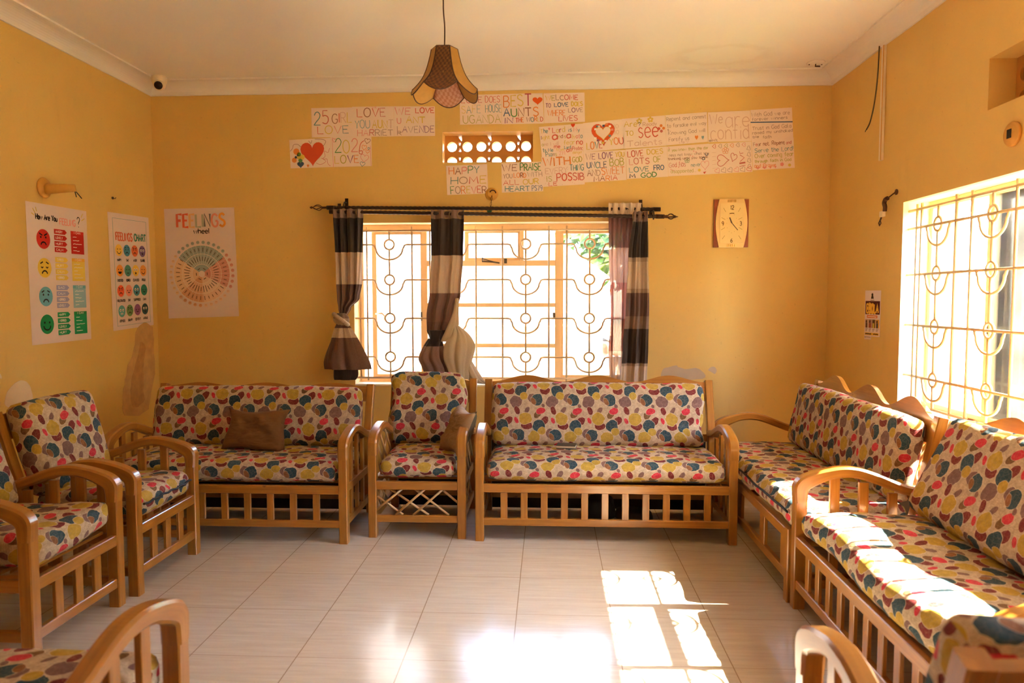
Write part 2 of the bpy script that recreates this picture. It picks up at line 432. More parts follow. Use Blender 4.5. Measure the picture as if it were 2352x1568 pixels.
patch('bare_plaster_core', [(5.03, 1.02), (5.09, .97), (5.06, .85), (5.05, .72), (5.04, .58), (4.92, .56), (4.88, .66), (4.93, .80), (4.99, .92)], LW, M_PLAST2, o, .0035)
o = patch('bare_plaster', [(3.72, .76), (3.77, .852), (3.837, .876), (3.90, .849), (3.93, .76), (3.83, .70)], LW, M_FILLER, wall_left)
o['label'] = 'rounded patch of pale filler'
o = patch('bare_plaster', [(3.62, 1.0), (3.66, .93), (3.70, .90), (3.66, .99)], LW, M_FILLER, wall_left)
M_GREYF = plain('grey_wall_filler', (196, 172, 140), .85, var=.1, scale=12)
BWL = lambda a, b, d: (a, D-d, b)
o = patch('grey_filler', [(.83, .80), (.92, .835), (.97, .815), (1.10, .815), (1.12, .74), (.84, .74)], BWL, M_GREYF, wall_back, .0012)
o = patch('grey_filler', [(1.165, .80), (1.20, .825), (1.225, .80), (1.20, .775)], BWL, M_GREYF, wall_back, .0012)

# ---- window furniture
def glass_material():
    m = bpy.data.materials.new('window_glass'); m.use_nodes = True; nt = m.node_tree; nt.nodes.clear()
    tr = N(nt, 'ShaderNodeBsdfTransparent'); tr.inputs[0].default_value = (.95, .97, .96, 1)
    gl = N(nt, 'ShaderNodeBsdfGlossy'); gl.inputs['Roughness'].default_value = .03
    df = N(nt, 'ShaderNodeBsdfDiffuse'); df.inputs[0].default_value = (.8, .78, .74, 1)
    fr = N(nt, 'ShaderNodeFresnel'); fr.inputs[0].default_value = 1.45
    g = N(nt, 'ShaderNodeNewGeometry').outputs['Position']
    mx = N(nt, 'ShaderNodeMixShader'); nt.links.new(fr.outputs[0], mx.inputs[0]); nt.links.new(tr.outputs[0], mx.inputs[1]); nt.links.new(gl.outputs[0], mx.inputs[2])
    m2 = N(nt, 'ShaderNodeMixShader'); nt.links.new(mrange(nt, nz(nt, g, 4, 4),  .3, .8, .012, .042), m2.inputs[0])
    nt.links.new(mx.outputs[0], m2.inputs[1]); nt.links.new(df.outputs[0], m2.inputs[2])
    out = N(nt, 'ShaderNodeOutputMaterial'); nt.links.new(m2.outputs[0], out.inputs[0])
    return m
M_GLASS = glass_material()
M_STEEL = plain('window_stay_metal', (92, 78, 62), .45, .6)

def grille(parent, F, cells, verts, z_top, z_bot, rows, a_lo, a_hi):
    """flat-iron security bars; F(a,z)->point, cells = motif centres"""
    mb = MB(); r = .0072
    P = lambda a, z: Vector(F(a, z))
    for z in (z_top, z_bot): mb.tube([P(a_lo, z), P(a_hi, z)], r*1.15, 6)
    for a in verts: mb.tube([P(a, z_bot-.02), P(a, z_top+.03)], r, 6)
    for z in rows:
        pts = [(a_lo, z)]
        for c in cells:
            pts += [(c-.130, z), (c-.113, z-.006), (c-.106, z-.024)]
            for k in range(0, 13):
                a = PI+PI*k/12
                pts.append((c+.1*math.cos(a), z-.03+.081*math.sin(a)))
            pts += [(c+.106, z-.024), (c+.113, z-.006), (c+.130, z)]
        pts.append((a_hi, z))
        mb.tube([P(*p) for p in pts], r, 6)
        for c in cells:
            mb.tube([P(c+.0365*math.cos(2*PI*k/20), z+.0365*math.sin(2*PI*k/20)) for k in range(20)], r, 6, True)
    for c in cells:
        zs = [z_top]+[v for z in rows for v in (z+.0365, z-.0365)]+[z_bot]
        for k in range(0, len(zs), 2): mb.tube([P(c, zs[k]), P(c, zs[k+1])], r, 6)
    o = mb.build('security_grille', M_CREAM, parent); o['label'] = 'cream iron grille with rings and looped bars'
    return o

# rear window
w1 = bpy.data.objects.new('window_1', None); COL.objects.link(w1); w1.location = (-.41, D+.17, .676); structure(w1)
Mi = Matrix.Translation(-Vector(w1.location))
YW = D+.165
def wbar(mb, x0, x1, z0, z1, y0=YW-.02, y1=YW+.02): mb.box((x0, y0, z0), (x1, y1, z1), .003)
mb = MB()
x0, x1, z0, z1 = WB
for b in ((x0, x1, z1-.04, z1), (x0, x1, z0, z0+.04), (x0, x0+.035, z0+.04, z1-.04), (x1-.035, x1, z0+.04, z1-.04),
          (-.968, -.922, z0+.04, z1-.04), (.046, .089, z0+.04, z1-.04)): wbar(mb, *b)
for z in (1.572, 1.262, .955): wbar(mb, -.922, .046, z, z+(.042 if z > 1.5 else .030))
wbar(mb, -.222, -.190, 1.612, z1-.04)
mb.xform(Mi).build('window_frame', M_CREAM, w1)
def casement(parent, M, F, a0, a1, z0, z1, w=.034, nm='casement'):
    mb = MB()
    for b in ((a0, a1, z1-w, z1), (a0, a1, z0, z0+w), (a0, a0+w, z0+w, z1-w), (a1-w, a1, z0+w, z1-w)):
        lo = F(b[0], b[2], -.014); hi = F(b[1], b[3], .014)
        mb.box([min(l, h) for l, h in zip(lo, hi)], [max(l, h) for l, h in zip(lo, hi)], .002)
    c = mb.xform(M).build(nm, M_CREAM, parent)
    g = MB(); lo = F(a0+w*.7, z0+w*.7, -.002); hi = F(a1-w*.7, z1-w*.7, .002)
    g.box([min(l, h) for l, h in zip(lo, hi)], [max(l, h) for l, h in zip(lo, hi)], 0)
    g.xform(M).build('pane', M_GLASS, c)
    return c
FB = lambda a, z, d: (a, YW+.03+d, z)
casement(w1, Mi, FB, -1.355, -.945, z0+.035, 1.848)
casement(w1, Mi, FB, .075, .585, z0+.035, 1.848)
vt = casement(w1, Mi, FB, -.64, -.205, 1.605, 1.852, .03, 'top_vent')
def pane(parent, M, F, a0, a1, z0, z1):
    g = MB(); lo = F(a0, z0, -.002); hi = F(a1, z1, .002)
    g.box([min(l, h) for l, h in zip(lo, hi)], [max(l, h) for l, h in zip(lo, hi)], 0)
    return g.xform(M).build('pane', M_GLASS, parent)
FP = lambda a, z, d: (a, YW+d, z)
for (pa, pb, pc, pd) in ((-.922, .046, 1.292, 1.572), (-.922, .046, .985, 1.262), (-.922, .046, .716, .955), (-.19, .046, 1.614, 1.844)): pane(w1, Mi, FP, pa, pb, pc, pd)
st = MB()
st.tube([(-.50, YW-.03, 1.632), (-.50, YW-.045, 1.605), (-.42, YW-.05, 1.60), (-.37, YW-.045, 1.592)], .006, 6)
st.tube([(-.50, YW-.05, 1.625), (-.40, YW-.055, 1.597)], .004, 6); st.box((-.335, YW-.05, 1.59), (-.315, YW-.02, 1.625))
st.xform(Mi).build('window_stay', M_STEEL, w1)
st = MB(); st.tube([(-1.325, YW, 1.21), (-1.27, YW-.03, 1.215), (-1.25, YW-.03, 1.195), (-1.25, YW-.03, 1.16)], .007, 6)
st.xform(Mi).build('casement_handle', M_CREAM, w1)
st = MB(); st.box((-.972, YW-.03, 1.16), (-.962, YW-.018, 1.225)); st.box((.03, YW-.03, 1.17), (.046, YW-.018, 1.22))
st.xform(Mi).build('latch', M_STEEL, w1)
g = grille(w1, lambda a, z: Vector((a, D+.03, z))-Vector(w1.location), [-1.184, -.71, -.171, .298], [-1.405, -1.353, -1.014, -.881, -.538, -.342, 0, .131, .465, .60], 1.829, .735, [1.726, 1.466, 1.180, .892], WB[0], WB[1])
# sill board of the rear window
mb = MB(); mb.box((WB[0]+.001, D-.004, WB[2]-.0), (WB[1]-.001, D+.142, WB[2]+.014), .003); mb.xform(Mi).build('sill', M_REVEAL, w1)

# right window
w2 = bpy.data.objects.new('window_2', None); COL.objects.link(w2); w2.location = (XR+.17, 2.77, .70); structure(w2)
Mi2 = Matrix.Translation(-Vector(w2.location)); XW = XR+.165
y0, y1, z0, z1 = WR
mb = MB()
def rbar(y0_, y1_, z0_, z1_): mb.box((XW-.02, y0_, z0_), (XW+.02, y1_, z1_), .003)
for b in ((y0, y1, z1-.04, z1), (y0, y1, z0, z0+.04), (y0, y0+.035, z0+.04, z1-.04), (y1-.035, y1, z0+.04, z1-.04), (3.60, 3.645, z0+.04, z1-.04), (3.10, 3.145, z0+.04, z1-.04), (2.58, 2.62, z0+.04, z1-.04), (1.93, 1.97, z0+.04, z1-.04)): rbar(*b)
for z in (1.572, 1.262, .955): rbar(2.62, 3.10, z, z+.036)
mb.xform(Mi2).build('window_frame', M_CREAM, w2)
FR = lambda a, z, d: (XW+d, a, z)
for (pa, pb, pc, pd) in ((2.62, 3.10, 1.608, 1.826), (2.62, 3.10, 1.298, 1.572), (2.62, 3.10, .991, 1.262), (2.62, 3.10, .74, .955), (3.145, 3.60, .74, 1.826), (1.97, 2.58, .74, 1.826)): pane(w2, Mi2, FR, pa, pb, pc, pd)
casement(w2, Mi2, lambda a, z, d: (XW+.03+d, a, z), 1.40, 1.935, z0+.035, z1-.03)
# the far casement stands open into the garden
oc = MB()
def swing(a, z, d):   # hinge at y=4.15, swung outwards
    th = math.radians(62); l = 4.15-a
    return (XW+.03+l*math.sin(th)+d*math.cos(th), 4.15-l*math.cos(th)+d*math.sin(th), z)
def obar(mb, a0, a1, z0_, z1_, t=.014):
    pts = [swing(a, z, d) for d in (-t, t) for a, z in ((a0, z0_), (a1, z0_), (a1, z1_), (a0, z1_))]
    q = mb.add(pts)
    for f in ((0, 1, 2, 3), (4, 5, 6, 7), (0, 1, 5, 4), (1, 2, 6, 5), (2, 3, 7, 6), (3, 0, 4, 7)): mb.face([q+i for i in f])
for b in ((3.66, 4.15, 1.80, 1.834), (3.66, 4.15, .735, .77), (3.66, 3.694, .77, 1.80), (4.116, 4.15, .77, 1.80)): obar(oc, *b)
oc = oc.xform(Mi2).build('casement', M_CREAM, w2)
g = MB(); obar(g, 3.685, 4.125, .76, 1.81, .002); g.xform(Mi2).build('pane', M_GLASS, oc)
st = MB(); st.box((XW-.03, 3.61, 1.15), (XW-.018, 3.62, 1.21)); st.tube([(XW-.02, 3.0, 1.2), (XW-.05, 2.97, 1.2), (XW-.05, 2.97, 1.12)], .007, 6)
st.xform(Mi2).build('latch', M_STEEL, w2)
grille(w2, lambda a, z: Vector((XR+.035, a, z))-Vector(w2.location), [3.884, 3.418, 2.95, 2.48, 2.01, 1.60], [4.10, 4.052, 3.718, 3.584, 3.252, 3.117, 2.784, 2.65, 2.314, 2.18, 1.844, 1.76, 1.43], 1.814, .735, [1.714, 1.457, 1.176, .893], WR[0], WR[1])
mb = MB(); mb.box((XR-.004, WR[0]+.001, WR[2]), (XR+.142, WR[1]-.001, WR[2]+.014), .003); mb.xform(Mi2).build('sill', M_REVEAL, w2)

# ---- pierced concrete ventilation blocks
def vent(name, label, F, a0, a1, z0, z1, mat, depth=.06):
    """front face with pairs of round holes and small wedge slots between; F(a,z,d)"""
    mb = MB(); n_cell = 3; cw = (a1-a0)/n_cell; rows = [(z1-.080, .036), (z1-.190, .036)]
    def cutcell(ca0, ca1, cz0, cz1, hole):
        # ring of quads from rectangular border to the hole outline, both faces + tube
        K = len(hole); cx = sum(h[0] for h in hole)/K; cz = sum(h[1] for h in hole)/K
        brd = []
        for h in hole:
            dx, dz = h[0]-cx, h[1]-cz
            t = min(((ca1-cx)/dx if dx > 1e-9 else (ca0-cx)/dx if dx < -1e-9 else 1e9), ((cz1-cz)/dz if dz > 1e-9 else (cz0-cz)/dz if dz < -1e-9 else 1e9))
            brd.append((cx+dx*t, cz+dz*t))
        # snap nearest border point to each corner
        for c in ((ca0, cz0), (ca1, cz0), (ca1, cz1), (ca0, cz1)):
            i = min(range(K), key=lambda k: (brd[k][0]-c[0])**2+(brd[k][1]-c[1])**2); brd[i] = c
        for d in (0, depth):
            A = mb.add([F(*p, d) for p in brd]); B = mb.add([F(*p, d) for p in hole])
            for k in range(K): mb.face((A+k, A+(k+1) % K, B+(k+1) % K, B+k))
        A = mb.add([F(*p, 0) for p in hole]); B = mb.add([F(*p, depth) for p in hole])
        for k in range(K): mb.face((A+k, A+(k+1) % K, B+(k+1) % K, B+k), None, 0, True)
    for i in range(n_cell):
        c0 = a0+cw*i; mid = c0+cw/2; hw = .026
        for rz, rr in rows:
            za, zb = rz-.055, rz+.055
            za = max(za, z0); zb = z1 if rz == rows[0][0] else zb
            for s in (-1, 1):
                hx = mid+s*.0575
                ea, eb = (c0, mid-hw*.6) if s < 0 else (mid+hw*.6, c0+cw)
                hole = [(hx+rr*math.cos(2*PI*k/28), rz+rr*math.sin(2*PI*k/28)) for k in range(28)]
                if za > rz-rr-.004: za_ = rz-rr-.004
                else: za_ = za
                cutcell(ea, eb, za_, zb, hole)
            ea, eb = mid-hw*.6, mid+hw*.6
            w = .011
            cutcell(ea, eb, rz, zb, [(mid+w*.25, rz+.010), (mid+w, rz+.036), (mid, rz+.0365), (mid-w, rz+.036), (mid-w*.25, rz+.010), (mid, rz+.009)])
            cutcell(ea, eb, za_, rz, [(mid+w, rz-.036), (mid+w*.25, rz-.010), (mid, rz-.009), (mid-w*.25, rz-.010), (mid-w, rz-.036), (mid, rz-.0365)])
    o = mb.build(name, mat); return tag(o, label, 'vent')
M_VENT = plain('dusty_vent_paint', (196, 136, 58), .75, var=.12, scale=12)
vent('ventilation_block', 'yellow pierced ventilation block lit from behind, above the curtained window', lambda a, z, d: (a, D+.125+d, z), VB[0]+.001, VB[1]-.001, VB[2]-.03, VB[3]-.001, M_VENT)
vent('ventilation_block', 'dark-holed ventilation block recessed high in the right wall', lambda a, z, d: (XR+.12+d, a, z), VR[0]+.001, VR[1]-.001, VR[2]-.03, VR[3]-.001, M_VENT)

# ---------------------------------------------------------------- furniture
ARM = [(.004, .535), (.028, .570), (.072, .597), (.13, .613), (.19, .616), (.25, .606), (.32, .582), (.39, .553), (.46, .533), (.555, .525)]
ARMC = [(.026, .46), (.026, .505), (.030, .527), (.046, .545), (.085, .564), (.14, .583), (.20, .593), (.26, .589), (.32, .572), (.39, .545), (.46, .520), (.555, .503)]
def tilt_(x, h, d, y0=.53, z0=.43, k=.28):
    """reclined back frame: h up the back, d behind its front face"""
    n = math.hypot(1, k)
    return Vector((x, y0+h*k/n+d/n, z0+h/n-d*k/n))
def cushion(w, b, h, r, seed, bulge=.012, wr=.006, step=.028, uvo=(0, 0), warp=None, crown=0):
    """soft box, w along x, b along y, h thick in z; printed cloth unfolds over the edges"""
    mb = MB(); nx, ny, nz_ = max(4, int(w/step)), max(4, int(b/step)), max(3, int(h/.028))
    sd = Vector((seed*3.7, seed*1.3, seed*7.1))
    def pos(q):
        p = Vector((q[0]*w/2, q[1]*b/2, q[2]*h/2))
        c = Vector([max(-(s/2-r), min(s/2-r, v)) for v, s in zip(p, (w, b, h))])
        d = p-c
        if d.length > 1e-9: p = c+d.normalized()*r
        f = (1-q[0]**4)*(1-q[1]**4)
        p.z += q[2]*(bulge*f) + crown*f*.5
        e = (1-abs(q[2])**3)
        p.x += q[0]*bulge*.5*e*(1-q[1]**2); p.y += q[1]*bulge*.5*e*(1-q[0]**2)
        n1 = noise.noise(p*5+sd); n2 = abs(noise.noise(Vector((p.x*16, p.y*7, p.z*9))+sd*2))
        p += Vector((q[0]*.4*(abs(q[0]) > .99), q[1]*.6*(abs(q[1]) > .99), q[2]))*(n1*wr*1.6-n2*wr)
        return warp(p, q) if warp else p
    ux, uy = uvo
    def add(nu, nv, fq, fu):
        mb.grid(nu, nv, lambda a, c: pos(fq(2*a-1, 2*c-1)), lambda a, c: (fu(2*a-1, 2*c-1)[0]+ux, fu(2*a-1, 2*c-1)[1]+uy))
    add(nx, ny, lambda a, c: (a, c, 1), lambda a, c: (a*w/2, c*b/2))
    add(nx, ny, lambda a, c: (a, c, -1), lambda a, c: (a*w/2, c*b/2))
    add(nx, nz_, lambda a, c: (a, -1, c), lambda a, c: (a*w/2, -b/2-(h/2)*(1-c)))
    add(nx, nz_, lambda a, c: (a, 1, c), lambda a, c: (a*w/2, b/2+(h/2)*(1-c)))
    add(ny, nz_, lambda a, c: (-1, a, c), lambda a, c: (-w/2-(h/2)*(1-c), a*b/2))
    add(ny, nz_, lambda a, c: (1, a, c), lambda a, c: (w/2+(h/2)*(1-c), a*b/2))
    return mb
def weld(o, dist=3e-4):
    bm = bmesh.new(); bm.from_mesh(o.data); bmesh.ops.remove_doubles(bm, verts=bm.verts, dist=dist)
    bmesh.ops.recalc_face_normals(bm, faces=bm.faces); bm.to_mesh(o.data); bm.free(); return o

def seat_unit(name, label, cat, W, loc, rz, style='slat', humps=3, amp=.04, nslat=11, seed=1, back_top=.80, group=None,
              cush_h=.105, near_arm=True, far_arm=True, zip_line=False, back_w=None, back_x=0., seat_warp=None, back_warp=None, side_slats=3, uvo=(0, 0), seat_lift=0., lean_k=.28, back_y=.53, crest=.378, post_h=.39, rear_sun_block=False, shade_sheet=False, seat_x=0.):
    tilt = lambda x, h, d: tilt_(x, h, d, back_y, .43, lean_k)
    t = thing(name, label, cat, loc, rz, group)
    hw = W/2; px = hw-.0235
    # front legs carry the arms, rear legs run up into the reclined back
    for sx in (-1, 1):
        short = (sx < 0 and not far_arm) or (sx > 0 and not near_arm)
        mb = MB(); mb.bar((sx*px, .026, 0), (sx*px, .026, .325 if short else .505), .047, .050, (1, 0, 0), .004); mb.build('front_leg', M_WOOD, t)
        mb = MB(); mb.sweep([(sx*px, .60, 0), (sx*px, .53, .30), (sx*px, back_y+.015, .45), tuple(tilt(sx*px, post_h*math.hypot(1, lean_k), .018))], .046, .046, (1, 0, 0), .004)
        mb.build('rear_leg', M_WOOD, t)
        if not short:
            mb = MB(); pts = catmull([(sx*px, y, z) for y, z in ARMC], 4)
            mb.sweep(pts, .054, .050, (1, 0, 0), .008, tw=[.050+.014*math.sin(min(1, i/(len(pts)*.45))*PI)-.010*i/len(pts) for i in range(len(pts))]); mb.build('arm_rest', M_WOOD, t)
        mb = MB(); mb.bar((sx*px, .05, .293), (sx*px, .53, .293), .026, .046, (1, 0, 0)); mb.build('side_rail', M_WOOD, t)
        mb = MB(); mb.bar((sx*px, .05, .106), (sx*px, .575, .106), .024, .040, (1, 0, 0)); mb.build('side_stretcher', M_WOOD, t)
        if style == 'slat':
            for i in range(side_slats):
                y = .05+.48*(i+1)/(side_slats+1)
                za = next(a[1]+(b[1]-a[1])*(y-a[0])/(b[0]-a[0]) for a, b in zip(ARM, ARM[1:]) if a[0] <= y <= b[0])-.045
                if not short: mb = MB(); mb.bar((sx*px, y, .312), (sx*px, y, za), .018, .040, (1, 0, 0), .002); mb.build('side_slat', M_WOOD, t)
                mb = MB(); mb.bar((sx*px, y, .124), (sx*px, y, .274), .018, .040, (1, 0, 0), .002); mb.build('side_slat', M_WOOD, t)
        elif not (sx < 0 and not far_arm) and cat == 'armchair':
            for y0_, z0_, y1_, z1_ in ((.06, .47, .20, .32), (.06, .33, .24, .585), (.14, .59, .40, .32), (.24, .32, .42, .53), (.28, .58, .50, .36), (.40, .32, .51, .45), (.07, .55, .30, .32)):
                mb = MB(); mb.tube([(sx*px+.006*(1 if z0_ > z1_ else -1), y0_, z0_), (sx*px+.006*(1 if z0_ > z1_ else -1), y1_, z1_)], .0065, 7); mb.build('side_cane', M_CANE, t)
            for y0_, z0_, y1_, z1_ in ((.06, .26, .22, .125), (.15, .27, .36, .125), (.06, .13, .24, .27), (.25, .13, .42, .27), (.32, .27, .50, .13)):
                mb = MB(); mb.tube([(sx*px, y0_, z0_), (sx*px, y1_, z1_)], .0065, 7); mb.build('side_cane', M_CANE, t)
    mb = MB(); mb.bar((-px+.02, .020, .293), (px-.02, .020, .293), .046, .028, (0, 0, 1)); mb.build('seat_rail', M_WOOD, t)
    mb = MB(); mb.bar((-px+.02, .022, .106), (px-.02, .022, .106), .040, .026, (0, 0, 1)); mb.build('front_stretcher', M_WOOD, t)
    mb = MB(); mb.bar((-px+.02, .575, .106), (px-.02, .575, .106), .040, .024, (0, 0, 1)); mb.build('rear_rail', M_WOOD, t); mb = MB(); mb.bar((-px+.02, .53, .293), (px-.02, .53, .293), .046, .028, (0, 0, 1)); mb.build('rear_rail', M_WOOD, t)
    for i in range(5):
        y = .095+.088*i
        mb = MB(); mb.bar((-px+.01, y, .3225), (px-.01, y, .3225), .045, .013, (0, 1, 0), .002); mb.build('seat_slat', M_WOOD, t)
    inner = 2*(px-.0235)
    if style == 'slat':
        for i in range(nslat):
            x = -inner/2+inner*(i+1)/(nslat+1)
            mb = MB(); mb.bar((x, .022, .124), (x, .022, .272), .0375 if W > 1 else .044, .015, (1, 0, 0), .002); mb.build('front_slat', M_WOOD, t)
    elif style == 'cane':
        cr = [(0, .68, .32, 0), (.145, 1, .64, 0), (.46, 1, .89, 0), (.81, .96, 1, .48), (0, .2, .32, 1), (.228, 0, .6, 1), (.45, 0, .81, .97)]
        for i, (a, b, c, d) in enumerate(cr):
            q = lambda u, v: (-inner/2+inner*u, .022+(.006 if i < 4 else -.006), .126+.148*v)
            mb = MB(); mb.tube([q(a, b), q(c, d)], .0065, 7); mb.build('front_cane', M_CANE, t)
    else:
        for x in (-.52, -.12, .30, .62):
            mb = MB(); mb.bar((x, .022, .124), (x, .022, .272), .075, .018, (1, 0, 0), .002); mb.build('front_slat', M_WOOD, t)
    if shade_sheet:  # near-black sheet added, standing in for shade under the seat
        mb = MB(); mb.box((-px+.02, .606, .012), (px-.02, .612, .45)); q = mb.build('shade_sheet', M_UNDERSHADE, t); q['label'] = 'dark sheet added for the shade under the seat'
    if rear_sun_block:  # unseen board added to stop sun reaching the floor underneath
        mb = MB(); mb.box((-px, .575, .03), (px, .582, .46)); mb.build('rear_sun_block', M_WOOD, t)
    # back: wavy crest, lower rail, uprights
    cw = W-.094; nn = 60; top = []
    for i in range(nn+1):
        u = i/nn
        wv = math.sin(PI*((u*humps) % 1))**2 if humps > 1 else math.sin(PI*u)**1.5
        if i == nn: wv = 0
        top.append((-cw/2+cw*u, (crest+amp*wv)*math.hypot(1, lean_k)))
    ol = [(-cw/2, .275), (cw/2, .275)]+top[::-1]
    mb = MB(); mb.plate(ol, lambda a, b, d: tilt(a, b, d), .004, .030); mb.build('crest_rail', M_WOOD, t)
    mb = MB(); a, b = tilt(-cw/2, .05, .017), tilt(cw/2, .05, .017); mb.bar(a, b, .045, .024, (0, .27, .96)); mb.build('back_rail', M_WOOD, t)
    if style == 'slat':
        k = max(3, int(W/.16))
        for i in range(k):
            x = -cw/2+cw*(i+.5)/k
            mb = MB(); mb.bar(tilt(x, .06, .017), tilt(x, .29, .017), .042, .014, (1, 0, 0), .002); mb.build('back_slat', M_WOOD, t)
    else:
        k = max(3, int(W/.13))
        for i in range(k):
            x = -cw/2+cw*i/k
            for A, B in ((tilt(x, .06, .012), tilt(min(cw/2, x+.20), .28, .012)), (tilt(min(cw/2, x+.20), .06, .022), tilt(x, .28, .022))):
                mb = MB(); mb.tube([A, B], .0065, 7); mb.build('back_cane', M_CANE, t)
        for sx in (-1, 1):
            mb = MB(); mb.tube(catmull([tilt(sx*cw/2, .27, .015), tilt(sx*(cw/2-.055), .20, .015), tilt(sx*(cw/2-.06), .12, .015), tilt(sx*(cw/2), .07, .015)], 5), .0065, 7); mb.build('back_cane', M_CANE, t)
    # cushions
    sw = W-.118 if style == 'slat' or cat == 'armchair' else W-.03
    c = cushion(sw, .50, cush_h, .034, seed, uvo=uvo, warp=seat_warp, crown=.006)
    c.xform(Matrix.Translation((seat_x, .262, .331+cush_h/2+seat_lift)))
    sc = weld(c.build('seat_cushion', M_FAB, t))
    bh = (back_top-.405)*math.hypot(1, lean_k)+.01
    bw = back_w or W-.145
    c = cushion(bw, bh, .115, .036, seed+5, bulge=.014, uvo=(uvo[0]+.07, uvo[1]+.31), warp=back_warp)
    # cushion face towards the sitter
    R = Matrix(((1, 0, 0), (0, 0, -1), (0, 1, 0))).to_4x4()
    lean = Matrix.Rotation(-math.atan(lean_k), 4, 'X')
    c.xform(Matrix.Translation(tilt(back_x, bh/2-.010+.0, -.060)) @ lean @ R)
    weld(c.build('back_cushion', M_FAB, t))
    if zip_line:
        mb = MB(); zz = .331+cush_h*.60+seat_lift
        pts = [(-sw/2+.012+(sw-.024)*i/40, .262-.25-.004-.006*(1-(2*i/40-1)**2)+.004*noise.noise(Vector((i*.3, seed, 0))), zz+.010*noise.noise(Vector((i*.17, seed, 5)))) for i in range(41)]
        if seat_warp: pts = [tuple(seat_warp(Vector((p[0], p[1]-.262, p[2]-.331-cush_h/2)), (p[0]/(sw/2), -1, .2))+Vector((0, .262, .331+cush_h/2))) for p in pts]
        mb.tube(pts, .0055, 6); z = mb.build('zip', M_BLACK, sc); z['label'] = 'black zip'
    return t

def fold_corner(sx, qy, amt, lift=0):
    """pinched, slumped corner of a loose cover"""
    def f(p, q):
        k = max(0, 1-math.hypot((q[0]-sx)*1.2, (q[1]-qy)*.8)/.55)
        p.x -= sx*amt*k*(.6+.4*math.sin(q[1]*9)); p.z += amt*.5*k*math.sin(q[1]*11+1); p.y += lift*k
        return p
    return f
SOFAG = 'slatted pine sofas around the room'
seat_unit('sofa', 'honey pine slatted sofa under the window, with the small dark notebook on its seat', 'sofa', 1.415, (.307, 3.838, 0), 0, amp=.040, nslat=11, shade_sheet=True, seed=1, back_w=1.275, back_top=.762,
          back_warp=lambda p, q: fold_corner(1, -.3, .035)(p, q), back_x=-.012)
seat_unit('sofa', 'pine slatted sofa in the left corner, with the brown throw cushion', 'sofa', 1.365, (-1.767, 3.752, 0), 0, amp=.022, nslat=9, shade_sheet=True, seed=2, post_h=.365, crest=.352, back_top=.742, back_w=1.27, back_x=-.012, uvo=(.1, .05))
seat_unit('armchair', 'narrow cane-lattice armchair below the tied middle curtain, between the two rear sofas', 'armchair', .545, (-.728, 3.868, 0), 0, style='cane', humps=1, amp=.052, shade_sheet=True, seed=3, back_top=.815, back_w=.455, back_x=-.02, uvo=(.03, .13), seat_lift=.004, cush_h=.10,
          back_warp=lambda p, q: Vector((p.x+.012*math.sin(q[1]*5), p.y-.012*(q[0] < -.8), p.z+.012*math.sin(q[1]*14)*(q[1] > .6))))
seat_unit('cane_sofa', 'wavy-crested sofa in the right corner with a cane back and a black zip', 'sofa', 1.43, (1.037, 3.828, 0), -PI/2, style='open', humps=3, amp=.070, crest=.375, shade_sheet=True, seat_x=.018, seed=4, back_top=.765, near_arm=False, zip_line=True, lean_k=.2, back_y=.55, uvo=(.05, .0), back_w=1.33, back_x=-.01)
seat_unit('sofa', 'sunlit pine slatted sofa under the right-hand window', 'sofa', 1.40, (1.045, 2.395, 0), -PI/2, amp=.060, rear_sun_block=True, nslat=11, seed=6, back_top=.775, uvo=(.12, .09), back_w=1.26, back_x=.012, lean_k=.5,
          seat_warp=lambda p, q: Vector((p.x, p.y-.012*math.sin(q[0]*3.3), p.z-.010*math.cos(q[0]*5.5))))
AG = 'slatted pine armchairs'
seat_unit('armchair', 'pine armchair nearest the left corner sofa, with a black zip along its seat cushion', 'armchair', .57, (-1.822, 3.32, 0), PI/2, humps=1, amp=.03, nslat=3, seed=7, back_top=.812, zip_line=True, uvo=(.02, .11), back_w=.49, cush_h=.115)
seat_unit('armchair', 'pine armchair at the left edge, its seat cushion slipped up at one corner', 'armchair', .56, (-1.842, 2.69, 0), PI/2, humps=1, amp=.03, nslat=3, seed=8, back_top=.812, uvo=(.15, .02), back_w=.48, cush_h=.112, seat_lift=.012,
          seat_warp=lambda p, q: Vector((p.x, p.y, p.z+.028*max(0, q[0])*max(0, -q[1]))))
seat_unit('armchair', 'foreground armchair seen from behind at the lower left, only one arm and seat corner showing', 'armchair', .57, (-1.207, 1.75, 0), PI, humps=1, amp=.03, nslat=3, seed=9, back_y=.60, lean_k=.34, back_top=.812, uvo=(.07, .06), back_w=.48)
seat_unit('armchair', 'foreground armchair seen from behind at the lower right, its back in shadow', 'armchair', .57, (.870, 1.68, 0), PI, humps=1, amp=.012, nslat=3, seed=10, back_top=.785, uvo=(.0, .03), back_w=.50)

